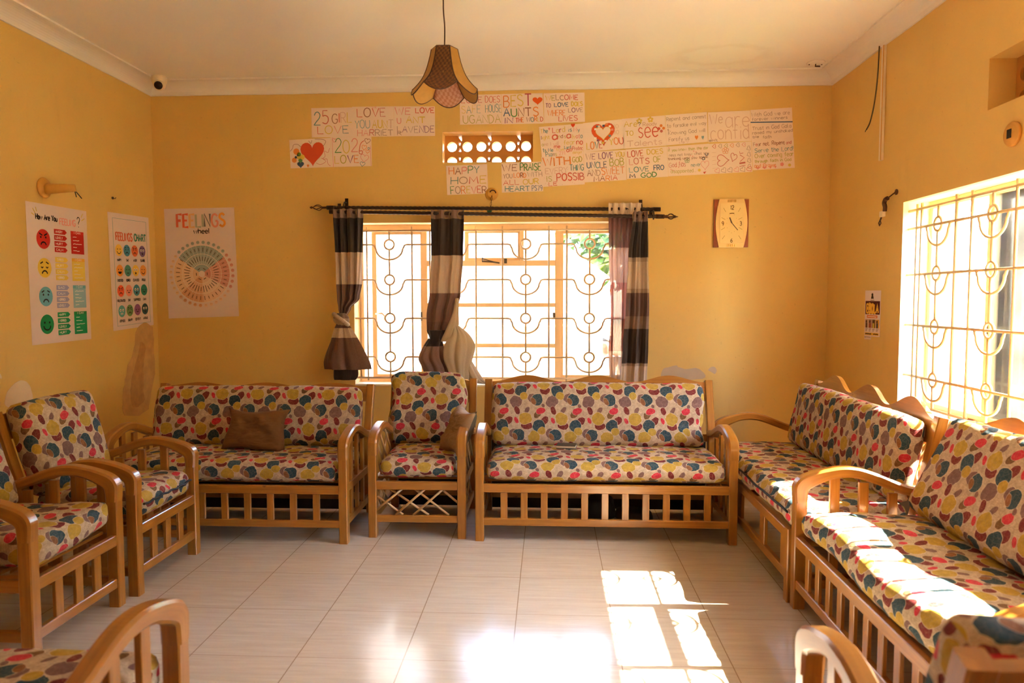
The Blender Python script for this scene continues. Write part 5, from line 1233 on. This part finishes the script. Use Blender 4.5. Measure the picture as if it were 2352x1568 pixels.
# left curtain, tied in a knot
O1 = (-1.45, 5.13, 1.2)
c1 = thing('curtain', 'striped curtain at the left end of the rod, tied in one tight knot', 'curtain', O1)
ML = stripes('curtain_stripes_a', [(9, LM), (1.905, DK), (1.66, BE), (1.43, MV), (1.33, MV), (1.115, BE), (1.045, (126, 94, 84)), (.775, DK)])
cloth('upper_drape', ML, c1, [(1.968, -1.545, -1.335, 1.0), (1.68, -1.535, -1.345, 1.0), (1.45, -1.532, -1.352, .9), (1.33, -1.528, -1.372, .8), (1.255, -1.520, -1.435, .6), (1.20, -1.512, -1.462, .4)], 3.6, .020, 5.125, phase=1.0, org=O1)
M_LIN = stripes('curtain_lining', [(9, (206, 186, 158))], weave=.12)
MK = stripes('curtain_knot', [(9, (136, 110, 92)), (1.185, (186, 162, 138))])
lofty('knot', MK, c1, [((-1.500, 5.12, 1.222), .026, .022), ((-1.500, 5.11, 1.205), .044, .036), ((-1.498, 5.105, 1.180), .052, .044), ((-1.496, 5.108, 1.155), .046, .038), ((-1.493, 5.115, 1.135), .026, .022)], O1, 4, .10, 40, 2.2)
mb = MB(); mb.tube(catmull([Vector(p)-Vector(O1) for p in ((-1.548, 5.10, 1.215), (-1.525, 5.062, 1.205), (-1.485, 5.052, 1.178), (-1.455, 5.075, 1.150), (-1.452, 5.115, 1.140))], 6), .016, 10)
kb = mb.build('knot_band', MK, c1)
for dd in kb.data.uv_layers[0].data: dd.uv = (dd.uv[0], 1.1)
lofty('lower_tail', ML, c1, [((-1.492, 5.12, 1.165), .026, .022), ((-1.485, 5.12, 1.08), .062, .035), ((-1.478, 5.12, .97), .098, .048), ((-1.470, 5.12, .87), .128, .055), ((-1.462, 5.12, .815), .130, .055)], O1, 6, .26, 72, 1.2)
lofty('side_tail', ML, c1, [((-1.51, 5.145, 1.15), .02, .018), ((-1.55, 5.15, 1.03), .034, .022), ((-1.590, 5.15, .92), .040, .024), ((-1.605, 5.15, .86), .040, .022)], O1, 3, .2, 30, .5, vf=lambda z: .70)
lofty('hem', ML, c1, [((-1.485, 5.145, .90), .075, .03), ((-1.482, 5.145, .78), .080, .03), ((-1.490, 5.145, .735), .070, .026)], O1, 4, .16, 40, .5, vf=lambda z: .70)
eyelets(c1, [(-1.475, 5.137, 1.945), (-1.425, 5.137, 1.944), (-1.362, 5.137, 1.943)], .026, O1)
# middle curtain, bunched over the sill
O2 = (-.75, 5.13, 1.2)
c2 = thing('curtain', 'striped curtain hanging in mid-window, bunched up with its pale lining turned out', 'curtain', O2)
MM = stripes('curtain_stripes_b', [(9, LM), (1.895, (74, 58, 50)), (1.635, BE), (1.365, (140, 106, 98)), (1.16, (128, 98, 92)), (1.10, (62, 48, 46)), (.985, (150, 118, 108))])
cloth('upper_drape', MM, c2, [(1.955, -.838, -.605, 1.0), (1.64, -.842, -.612, 1.0), (1.37, -.858, -.632, .9), (1.20, -.880, -.668, .9), (1.10, -.878, -.708, .8), (1.045, -.862, -.752, .5)], 2.6, .022, 5.125, phase=2.2, org=O2)
lofty('gathered_tie', MM, c2, [((-.810, 5.12, 1.10), .060, .034), ((-.812, 5.115, 1.05), .044, .034), ((-.822, 5.12, 1.00), .046, .034)], O2, 5, .1, 36)
lofty('lower_tail', MM, c2, [((-.815, 5.12, 1.04), .042, .03), ((-.835, 5.12, .97), .066, .04), ((-.845, 5.125, .90), .088, .045), ((-.815, 5.125, .83), .088, .042), ((-.795, 5.13, .745), .080, .035)], O2, 5, .24, 60, 1.0)
lofty('turned_lining', M_LIN, c2, [((-.655, 5.105, 1.33), .010, .012), ((-.668, 5.10, 1.22), .022, .018), ((-.690, 5.095, 1.12), .040, .026), ((-.715, 5.09, 1.05), .048, .03), ((-.745, 5.10, 1.02), .03, .03)], O2, 3, .14, 36, .8)
lofty('lining_pouch', M_LIN, c2, [((-.660, 5.10, 1.13), .018, .02), ((-.640, 5.09, 1.07), .062, .04), ((-.645, 5.085, .99), .098, .052), ((-.655, 5.09, .90), .090, .05), ((-.650, 5.10, .82), .068, .042), ((-.640, 5.10, .75), .055, .04)], O2, 5, .17, 60, 1.5)
lofty('lining_tail', M_LIN, c2, [((-.60, 5.12, .90), .03, .026), ((-.565, 5.125, .81), .045, .032), ((-.53, 5.14, .745), .046, .034), ((-.495, 5.17, .715), .036, .022), ((-.470, 5.19, .705), .018, .014)], O2, 4, .18, 40, 1.5)
eyelets(c2, [(-.735, 5.137, 1.925), (-.690, 5.137, 1.924), (-.632, 5.137, 1.923)], .026, O2)
# right curtain and the sheer behind it
O3 = (.62, 5.13, 1.3)
c3 = thing('curtain', 'striped heavy curtain hanging straight at the right end of the rod', 'curtain', O3)
MR = stripes('curtain_stripes_c', [(9, LM), (1.865, DK), (1.615, (188, 164, 140)), (1.585, BE), (1.395, (188, 160, 132)), (1.365, (118, 88, 80)), (1.20, (150, 122, 108)), (1.11, (72, 56, 48)), (.865, (176, 152, 130)), (.845, BE)])
cloth('drape', MR, c3, [(1.938, .595, .695, 1.0), (1.62, .560, .702, 1.0), (1.28, .545, .710, 1.0), (1.0, .525, .706, 1.0), (.72, .510, .698, 1.0)], 2.4, .020, 5.128, phase=.4, org=O3)
eyelets(c3, [(.600, 5.137, 1.905), (.66, 5.137, 1.903)], .026, O3, .5)
O4 = (.48, 5.2, 1.3)
c4 = thing('sheer_curtain', 'thin pinkish striped sheer curtain gathered on the upper rod beside the heavy right curtain', 'curtain', O4)
MS = stripes('sheer_stripes', [(9, (226, 206, 182)), (1.915, (150, 112, 108)), (1.69, (216, 186, 170)), (1.44, (206, 152, 142)), (1.18, (166, 100, 86)), (.945, (206, 172, 144))], trans=.16, weave=.1)
cloth('sheer_drape', MS, c4, [(1.905, .425, .60, 1.0), (1.69, .428, .585, 1.0), (1.2, .445, .570, 1.0), (.95, .432, .560, .9), (.70, .440, .560, .9)], 4.2, .012, 5.208, thick=.002, phase=.9, org=O4)
MH = stripes('sheer_heading', [(9, (226, 204, 176)), (1.915, (190, 160, 146))], weave=.1)
cloth('gathered_heading', MH, c4, [(2.005, .422, .66, 1.0), (1.90, .424, .655, 1.0)], 4.6, .012, 5.186, thick=.003, phase=.9, org=O4, nz_=10)

# ---------------------------------------------------------------- pendant lamp
LC = (-.518, 3.6)
pl = thing('pendant_lamp', 'woven bell-shaped pendant lampshade with scalloped petals hanging on a brown cord', 'lamp', (LC[0], LC[1], 2.33)); LS = .86
M_TAN = plain('tan_fibre_panel', (176, 128, 52), .7, var=.18, scale=40)
def woven(ca, cb, nm):
    m, nt, b = new_mat(nm)
    uv = N(nt, 'ShaderNodeUVMap').outputs[0]
    ck_ = N(nt, 'ShaderNodeTexChecker'); ck_.inputs['Scale'].default_value = 60; nt.links.new(uv, ck_.inputs['Vector'])
    n1 = nz(nt, uv, 70, 3)
    c = mixc(nt, ck_.outputs['Fac'], lin(ca), lin(cb))
    c = mixc(nt, mrange(nt, n1, .62, .70), c, lin((186, 134, 70)))
    nt.links.new(c, b.inputs['Base Color']); b.inputs['Roughness'].default_value = .45
    nt.links.new(bump(nt, ck_.outputs['Fac'], .4, .004), b.inputs['Normal'])
    tl = N(nt, 'ShaderNodeBsdfTranslucent'); nt.links.new(c, tl.inputs[0]); mx = N(nt, 'ShaderNodeMixShader'); mx.inputs[0].default_value = .25
    nt.links.new(b.outputs[0], mx.inputs[1]); nt.links.new(tl.outputs[0], mx.inputs[2])
    # small gaps in the weave
    tp = N(nt, 'ShaderNodeBsdfTransparent'); m3 = N(nt, 'ShaderNodeMixShader')
    nt.links.new(mth(nt, 'MULTIPLY', mth(nt, 'GREATER_THAN', n1, .70), .8), m3.inputs[0]); nt.links.new(mx.outputs[0], m3.inputs[1]); nt.links.new(tp.outputs[0], m3.inputs[2])
    nt.links.new(m3.outputs[0], nt.nodes['Material Output'].inputs['Surface']); return m
M_WOVEN = woven((96, 52, 18), (132, 80, 32), 'woven_bark_panel'); M_WOVEN_LIT = woven((196, 138, 108), (214, 166, 140), 'woven_lit_panel')  # pale weave of the far panel carries bounce light in its colour
prof = [(.072, .262), (.080, .225), (.092, .18), (.110, .13), (.136, .085), (.170, .048), (.186, .034)]
PF = catmull([(a*LS, b*LS, 0) for a, b in prof], 5)
for k in range(6):
    a0, a1 = math.radians(60*k-30-90), math.radians(60*k+30-90)
    def sp_(u, v, sd=0, a0=a0, a1=a1):
        f = v*(len(PF)-1); i = min(int(f), len(PF)-2); t = f-i
        r = PF[i].x+(PF[i+1].x-PF[i].x)*t; z = PF[i].y+(PF[i+1].y-PF[i].y)*t
        p = Vector((r*math.cos(a0), r*math.sin(a0), z)).lerp(Vector((r*math.cos(a1), r*math.sin(a1), z)), u)
        lob = (1-(2*u-1)**2)*max(0, (v-.55)/.45)**1.5
        out = Vector((math.cos((a0+a1)/2), math.sin((a0+a1)/2), 0))
        p += out*(.026*lob+sd*.003)+Vector((0, 0, -.043*lob)); return p
    mb = MB()
    for sd in (0, 1): mb.grid(10, 22, lambda a, c: sp_(a, c, sd), lambda a, c: (a*.22*(.4+.6*c), c*.3))
    for a in (0, 1): mb.grid(1, 22, lambda e, c: sp_(a, c, e))
    for c in (0, 1): mb.grid(10, 1, lambda a, e: sp_(a, c, e))
    p = weld(mb.build('shade_panel', M_WOVEN if k == 0 else M_WOVEN_LIT if k == 3 else M_TAN, pl), 1e-5)
    if k % 3 == 0: p['label'] = 'dark woven shade panel'
    mb = MB(); mb.tube([sp_(0, v/22, 1) for v in range(23)], .0035, 6); mb.build('shade_rib', M_RUST, pl)
    mb = MB(); mb.tube([sp_(u/12, 1, .5) for u in range(13)], .003, 6); mb.build('petal_rim', M_RUST, pl)
mb = MB(); mb.tube([(.062*math.cos(math.radians(60*k-120)), .062*math.sin(math.radians(60*k-120)), .2253) for k in range(6)], .004, 6, True)
for k in range(3): mb.tube([(.0615*math.cos(math.radians(120*k)), .0615*math.sin(math.radians(120*k)), .2253), (0, 0, .2253)], .003, 6)
mb.build('top_ring', M_RUST, pl)
mb = MB(); mb.lathe([(.0, .232), (.019, .230), (.021, .17), (.017, .165), (.017, .155)], 14); mb.build('lamp_holder', plain('ivory_bakelite', (220, 206, 180), .4), pl)
mb = MB(); mb.lathe([(.012, .158), (.016, .145), (.030, .11), (.028, .085), (.015, .068), (.002, .063)], 16); mb.build('bulb', plain('frosted_bulb', (236, 232, 222), .25), pl)
mb = MB(); mb.tube(catmull([(0, 0, .230), (.002, 0, .33), (-.004, 0, .42), (-.003, 0, .52), (0, 0, ZCEIL-2.33-.02)], 6), .0035, 7); mb.build('cord', plain('brown_flex', (78, 42, 20), .5), pl)
mb = MB(); mb.lathe([(.002, ZCEIL-2.33-.035), (.035, ZCEIL-2.33-.03), (.045, ZCEIL-2.33)], 18); mb.build('ceiling_rose', plain('ivory_bakelite', (220, 206, 180), .4), pl)

# ---------------------------------------------------------------- fittings on walls and ceiling
M_IVORY = plain('ivory_plastic', (232, 214, 182), .4)
M_YPLAST = plain('overpainted_plastic', (214, 156, 66), .55, var=.05)
cc = thing('security_camera', 'white dome security camera with a round black lens in the left ceiling corner', 'camera', (-2.79, 5.10, ZCEIL))
mb = MB(); mb.lathe([(.050, 0), (.052, -.012), (.050, -.042), (.044, -.052)], 24); mb.build('base', M_IVORY, cc)
mb = MB(); mb.sphere((.004, -.012, -.058), .043, 22, 14); ball = mb.build('ball', M_IVORY, cc)
ax = Vector((.28, -.80, -.42)).normalized()
mb = MB(); mb.lathe([(.001, .047), (.020, .0465), (.027, .043), (.0285, .036), (.028, .02)], 22, (.004, -.012, -.058), ax); mb.build('lens', plain('camera_lens', (10, 9, 10), .12), ball)
cr = thing('ceiling_cover', 'round blank ceiling cover with a dark hook in the right rear corner', 'cover', (1.876, 5.19, ZCEIL-.0))
cr.location = (1.80, 5.05, ZCEIL)
mb = MB(); mb.lathe([(.001, -.008), (.052, -.008), (.058, -.003), (.060, 0)], 26); mb.build('disc', M_COVE, cr)
mb = MB(); mb.tube([(0, 0, -.006), (-.004, 0, -.022), (.030, .006, -.022)], .0045, 7); mb.build('hook', M_RUST, cr)
mb = MB(); mb.sphere((-.042, .005, -.008), .005, 8, 6); mb.build('screw', M_RUST, cr); mb = MB(); mb.sphere((.042, .008, -.008), .005, 8, 6); mb.build('screw', M_RUST, cr)
# broken lamp stub on the left wall
wl = thing('wall_lamp_stub', 'overpainted wall lamp stub with two loose wires above the left-wall poster', 'lamp fitting', (XL, 4.09, 1.975))
mb = MB(); mb.lathe([(.058, 0), (.060, .006), (.052, .014), (.034, .018), (.030, .022)], 24, (0, 0, 0), (1, 0, 0)); mb.build('backplate', M_YPLAST, wl)
mb = MB(); d = Vector((.115, .06, .012)).normalized(); mb.lathe([(.034, 0), (.030, .02), (.026, .10), (.021, .155), (.018, .156), (.018, .13)], 18, (.008, 0, -.006), d); mb.build('arm_tube', M_YPLAST, wl)
e = Vector((.008, 0, -.006))+d*.150
for q in ((.004, .008, -.052), (.012, .045, -.055)):
    mb = MB(); mb.tube(catmull([e+Vector((0, 0, -.014)), e+Vector((q[0]*.4, q[1]*.3, -.026)), e+Vector(q)], 5), .0026, 6); mb.build('wire', plain('black_wire', (28, 22, 12), .5), wl)
nl = MB(); nl.lathe([(.009, 0), (.009, .006), (.004, .007)], 10, (XL, 4.755, 2.008), (1, 0, 0)); nl.tube([(XL+.004, 4.755, 2.008), (XL+.016, 4.762, 2.004), (XL+.018, 4.765, 2.014)], .0025, 6)
tag(nl.build('wall_hook', M_RUST), 'tiny rusty hook screwed into the left wall above the feelings chart', 'hook')
# broken socket above the rear window with a chain and green tag
ws = thing('broken_lamp_base', 'broken round lamp base above the curtain rod with a twisted wire and green tag', 'lamp fitting', (-.418, D, 2.085))
mb = MB(); mb.lathe([(.046, 0), (.047, .008), (.040, .014), (.030, .016), (.030, .024), (.024, .026), (.001, .020)], 22, (0, 0, 0), (0, -1, 0)); mb.build('backplate', M_YPLAST, ws)
mb = MB(); mb.tube([Vector((.010+.022*math.cos(PI*(.0+.9*k/10)), -.028, .004+.022*math.sin(PI*(.0+.9*k/10)))) for k in range(11)], .004, 6); mb.build('burnt_rim', M_RUST, ws)
for ph in (0, PI):
    mb = MB(); mb.tube([(.004-.012*t+.004*math.sin(t*7+ph), -.028+.004*math.cos(t*7+ph), -.012-.095*t) for t in [k/20 for k in range(21)]], .0018, 5); mb.build('wire', M_RUST, ws)
mb = MB(); mb.plate([(-.014, -.105), (-.004, -.098), (.004, -.125), (-.012, -.150), (-.034, -.125)], lambda a, b, d: (a, -.03-d, b), 0, .008); mb.build('green_tag', plain('green_plastic', (28, 84, 50), .4), ws)
# right wall
cd = thing('cable_trunking', 'white strip of cable trunking running down from the cornice on the right wall', 'trunking', (XR, 4.462, 2.15))
mb = MB(); mb.box((-.018, -.016, 0), (-.001, .016, .672), .002); mb.build('trunk', M_IVORY, cd)
mb = MB(); mb.box((-.020, -.019, .0), (-.0185, -.010, .672), .0005); mb.build('lid_edge', M_YPLAST, cd)
mb = MB(); mb.tube(catmull([(XR-.026, 4.490, 2.83), (XR-.03, 4.492, 2.66), (XR-.035, 4.512, 2.51), (XR-.04, 4.55, 2.405), (XR-.045, 4.592, 2.362)], 8), .0042, 7)
mb.tube([(XR-.045, 4.592, 2.362), (XR-.048, 4.602, 2.350)], .002, 5); mb.tube([(XR-.045, 4.592, 2.362), (XR-.046, 4.606, 2.358)], .002, 5)
tag(mb.build('loose_cable', plain('grey_brown_cable', (84, 64, 34), .5)), 'loose dark cable dangling beside the trunking on the right wall', 'cable')
bk = thing('broken_bracket', 'rusty broken rod bracket dangling near the far top corner of the right window', 'bracket', (XR, 4.27, 1.935))
mb = MB(); mb.lathe([(.016, 0), (.017, .006), (.008, .010)], 14, (0, 0, 0), (-1, 0, 0)); mb.build('wall_plate', M_RUST, bk)
mb = MB(); mb.tube([(-.008, 0, 0), (-.03, .055, -.030)], .004, 7); mb.build('arm', M_RUST, bk)
mb = MB(); mb.tube(catmull([(-.03, .048, -.028), (-.032, .070, -.034), (-.033, .082, -.052), (-.032, .072, -.075), (-.031, .076, -.10)], 5), .0125, 8); mb.build('cup', M_RUST, bk)
mb = MB(); mb.box((-.040, .085, -.13), (-.022, .125, -.095), .003); mb.build('white_anchor', M_IVORY, bk)
mb = MB(); mb.tube([(-.03, .118, -.13), (-.03, .135, -.150)], .005, 6); mb.tube([(-.03, .135, -.145), (-.03, .150, -.160), (-.03, .140, -.178), (-.03, .122, -.165)], .004, 6, True); mb.build('ring', M_RUST, bk)
jb = thing('conduit_box', 'round overpainted conduit box with a square black hole below the right vent', 'conduit box', (XR, 3.235, 2.03))
mb = MB(); mb.lathe([(.052, 0), (.054, .010), (.050, .016), (.040, .017), (.040, .022), (.001, .022)], 26, (0, 0, 0), (-1, 0, 0)); mb.build('box_body', M_YPLAST, jb)
mb = MB(); mb.box((-.0245, -.017, -.018), (-.0222, .013, .020), .002); mb.build('knockout_hole', plain('black_hole', (12, 9, 6), .9), jb)

# ---------------------------------------------------------------- outside, continued
M_LEAF = [plain('leaf_green_%s' % 'abc'[i], c, .5, var=.35, scale=3) for i, c in enumerate(((74, 104, 44), (112, 138, 66), (52, 82, 38)))]
M_BARK = plain('bark', (120, 92, 66), .9, var=.3, scale=12)
def leaves(mb, c, rad, n, size, rnd, nm=3):
    for i in range(n):
        v = Vector((rnd.gauss(0, 1), rnd.gauss(0, 1), rnd.gauss(0, 1))).normalized()*rnd.uniform(.55, 1)
        p = Vector(c)+Vector((v.x*rad[0], v.y*rad[1], v.z*rad[2]))
        d = (v+Vector((rnd.uniform(-1, 1), rnd.uniform(-1, 1), rnd.uniform(-1.2, .4)))).normalized(); s_ = d.orthogonal().normalized(); up = d.cross(s_)
        L_ = size*rnd.uniform(.6, 1.4); w = L_*.22
        b = mb.add([p, p+d*L_*.35+s_*w, p+d*L_*.7+s_*w*.8-up*L_*.05, p+d*L_-up*L_*.16, p+d*L_*.7-s_*w*.8-up*L_*.05, p+d*L_*.35-s_*w, p+d*L_*.5+up*w*.35])
        m_ = rnd.randrange(nm)
        for a, e in ((0, 1), (1, 2), (2, 3), (3, 4), (4, 5), (5, 0)): mb.face((b+6, b+a, b+e), None, m_, False)
def tree(name, label, base, trunk, blobs, seed, size=.16, dens=1.):
    t = thing(name, label, 'tree' if name == 'tree' else 'shrub', base); rnd = random.Random(seed)
    if trunk:
        mb = MB()
        for pts, r0, r1 in trunk:
            P_ = catmull(pts, 5); mb.tube(P_, .1, 9, rs=[r0+(r1-r0)*i/(len(P_)-1) for i in range(len(P_))])
        mb.build('trunk', M_BARK, t)
    mb = MB()
    for c, rad, n in blobs: leaves(mb, c, rad, int(n*dens), size, rnd)
    o_ = mb.build('foliage', M_LEAF, t, recalc=False); return t
# behind the rear window: white tent gable, tree, person
tent = thing('tent', 'white tent with a sloping roof edge close behind the rear window', 'tent', (-1.2, 8.3, -.30))
ol = [(-4.4, 0), (1.82, 0), (1.82, 1.80), (-.10, 3.20), (-1.6, 4.3), (-4.4, 4.3)]
mb = MB(); mb.plate(ol, lambda a, b, d: (a, d, b), 0, .06); mb.build('gable_sheet', M_WHITEW, tent)
mb = MB(); mb.plate([(1.82, 1.80), (-.10, 3.20), (-1.6, 4.3), (-1.55, 4.4), (-.05, 3.28), (1.9, 1.86)], lambda a, b, d: (a, -.12+d, b), 0, .16); mb.build('roof_edge', M_WHITEW, tent)
mb = MB()
for z in (1.02, 1.34): mb.tube([(-4.4, -.02, z), (1.8, -.02, z-.03)], .02, 8)
mb.build('rope', plain('cream_rope', (226, 206, 176), .8), tent)
tree('tree', 'leafy green tree rising behind the sloping tent edge', (1.9, 10.2, -.3), [([(0, 0, 0), (.1, 0, 1.2), (-.1, .1, 2.2), (-.5, .1, 3.2)], .15, .06), ([(0, 0, 1.4), (.5, 0, 2.3), (.9, .1, 3.2)], .09, .03), ([(-.1, 0, 2.1), (-.9, -.1, 2.5), (-1.5, 0, 2.7)], .05, .02)],
     [((-.9, -.1, 2.9), (1.0, .7, .8), 900), ((.3, 0, 3.2), (1.2, .8, .9), 900), ((-.3, -.3, 2.3), (1.1, .5, .6), 700), ((.9, 0, 2.5), (.9, .7, .8), 600)], 3, .22)
mb = MB(); mb.box((XL-1, D+WT+.001, 2.86), (XR+1, D+WT+.95, 2.98), 0); tag(mb.build('light_block_eave', M_LIGHTBLOCK), 'unseen eave added outside the rear wall to cut high skylight', 'roof', kind='structure')  # added overhang, darkens the floor behind the rear sofas
# seated person glimpsed beside the curtain
def person(loc, rz):
    t = thing('person', 'seated person in a white shirt and blue trousers outside, glimpsed beside the sheer curtain', 'person', loc, rz)
    V = [(0, 0, .46, .13, .10), (0, 0, .60, .13, .10), (0, -.01, .78, .15, .10), (0, -.01, .88, .10, .08), (0, -.02, .93, .048, .05), (0, -.03, 1.0, .075, .085), (0, -.035, 1.07, .078, .092), (0, -.03, 1.13, .055, .065),
         (-.19, -.01, .86, .055, .055), (-.24, -.06, .64, .045, .045), (-.17, -.27, .56, .035, .035), (-.13, -.36, .53, .03, .022), (.19, -.01, .86, .055, .055), (.24, -.06, .64, .045, .045), (.17, -.27, .56, .035, .035), (.13, -.36, .53, .03, .022),
         (-.10, -.06, .45, .085, .085), (-.11, -.42, .46, .065, .065), (-.11, -.44, .08, .045, .045), (-.11, -.58, .035, .04, .03), (.10, -.06, .45, .085, .085), (.11, -.42, .46, .065, .065), (.11, -.44, .08, .045, .045), (.11, -.58, .035, .04, .03), (0, -.125, 1.05, .016, .018)]
    E_ = [(0, 1), (1, 2), (2, 3), (3, 4), (4, 5), (5, 6), (6, 7), (3, 8), (8, 9), (9, 10), (10, 11), (3, 12), (12, 13), (13, 14), (14, 15), (0, 16), (16, 17), (17, 18), (18, 19), (0, 20), (20, 21), (21, 22), (22, 23), (6, 24)]
    me = bpy.data.meshes.new('skeleton'); me.from_pydata([v[:3] for v in V], E_, [])
    o = bpy.data.objects.new('skeleton', me); COL.objects.link(o)
    sk = o.modifiers.new('skin', 'SKIN'); o.modifiers.new('sub', 'SUBSURF').levels = 2
    for i, v in enumerate(V): me.skin_vertices[0].data[i].radius = v[3:]
    me.skin_vertices[0].data[0].use_root = True
    dg = bpy.context.evaluated_depsgraph_get(); m2 = bpy.data.meshes.new_from_object(o.evaluated_get(dg)); m2.name = 'body'
    bpy.data.objects.remove(o)
    m2.materials.clear()
    for m_ in (plain('brown_skin', (96, 58, 40), .5), plain('white_shirt', (228, 224, 218), .8), plain('blue_trousers', (64, 88, 120), .8)): m2.materials.append(m_)
    for p in m2.polygons:
        c = p.center; p.use_smooth = True
        p.material_index = 2 if (c.z < .56 and abs(c.x) < .19 and not (c.y < -.2 and c.z > .53)) and c.z > .06 else 1 if c.z < .905 and not (c.y < -.16) else 0
    bo = bpy.data.objects.new('body', m2); COL.objects.link(bo); bo.parent = t
    mb = MB(); mb.sphere((0, -.02, 1.105), .088, 16, 8, sc=(1, 1.05, .72)); mb.build('hair', plain('black_hair', (20, 16, 14), .7), t)
    return t
person((.735, 9.05, -.30), math.radians(-25))
st = thing('stool', 'low wooden stool under the seated person outside', 'stool', (.735, 9.09, -.30))
mb = MB(); mb.box((-.2, -.16, .33), (.2, .16, .37)); mb.build('seat', M_WOOD, st)
for sx in (-1, 1):
    for sy in (-1, 1):
        mb = MB(); mb.bar((sx*.16, sy*.12, 0), (sx*.16, sy*.12, .34), .04, .04, (1, 0, 0)); mb.build('leg', M_WOOD, st)
# garden outside the right window
pp = MB(); pp.box((2.55, 5.02, -.30), (2.80, 5.27, 2.42), .01); tag(pp.build('porch_pillar', M_WHITEW), 'white porch pillar just outside the right window', 'pillar')
SHL = ['bushy garden shrub farthest beyond the right window', 'green shrub seen through the gap by the open casement', 'broad pale-leaved shrub beyond the right window', 'dense shrub beyond the middle panes of the right window', 'shrub beyond the near panes of the right window', 'shrub outside past the near end of the right window', 'last garden shrub behind the camera side']
for i, (y, h, x) in enumerate(((9.3, 3.4, 7.2), (7.5, 3.2, 6.6), (5.75, 3.4, 6.9), (4.0, 3.1, 6.4), (2.2, 3.3, 6.8), (.4, 3.2, 6.6), (-1.5, 3.3, 6.8))):
    tree('garden_shrub', SHL[i], (x, y, -.3), [([(0, 0, 0), (.05, .1, .9), (-.1, 0, 2.0)], .06, .03)], [((0, 0, h*.30), (.60, .64, h*.30), 900), ((-.05, 0, h*.68), (.55, .62, h*.28), 900)], 20+i, .30)
for i, (y, x) in enumerate(((13.6, 10.2), (11.0, 9.8), (8.3, 9.6), (5.6, 9.8), (2.9, 9.6), (.2, 9.8))):
    tree('tree', ['tall background tree, farthest behind the garden shrubs', 'tall background tree, second farthest behind the garden shrubs', 'tall background tree behind the farthest two garden shrubs', 'tall background tree behind the middle garden shrubs', 'tall background tree behind the near garden shrubs', 'tall background tree nearest the camera side of the garden'][i],
         (x, y, -.3), [([(0, 0, 0), (.1, .1, 1.4), (0, 0, 2.6)], .14, .06)], [((0, 0, 1.6), (.95, 1.0, 1.4), 900), ((0, 0, 3.7), (1.0, 1.0, 1.1), 900)], 60+i, .42)
tree('tree', 'pale leaning tree trunk with large leaves beyond the right window', (4.3, 5.9, -.3), [([(0, 0, 0), (-.15, -.5, .8), (-.1, -1.3, 1.5), (.3, -2.0, 2.0)], .12, .07)], [((.3, -2.0, 2.3), (.5, .7, .4), 320)], 41, .34)
fc = thing('garden_fence', 'white rail fence among the shrubs beyond the right window', 'fence', (5.25, 3.5, -.3))
for k in range(7):
    mb = MB(); mb.box((-.04, -4.5+1.5*k-.04, 0), (.04, -4.5+1.5*k+.04, 1.5)); mb.build('post', M_WHITEW, fc)
for z in (.5, .95, 1.4):
    mb = MB(); mb.box((-.06, -4.6, z-.05), (-.03, 4.6, z+.05)); mb.build('rail', M_WHITEW, fc)
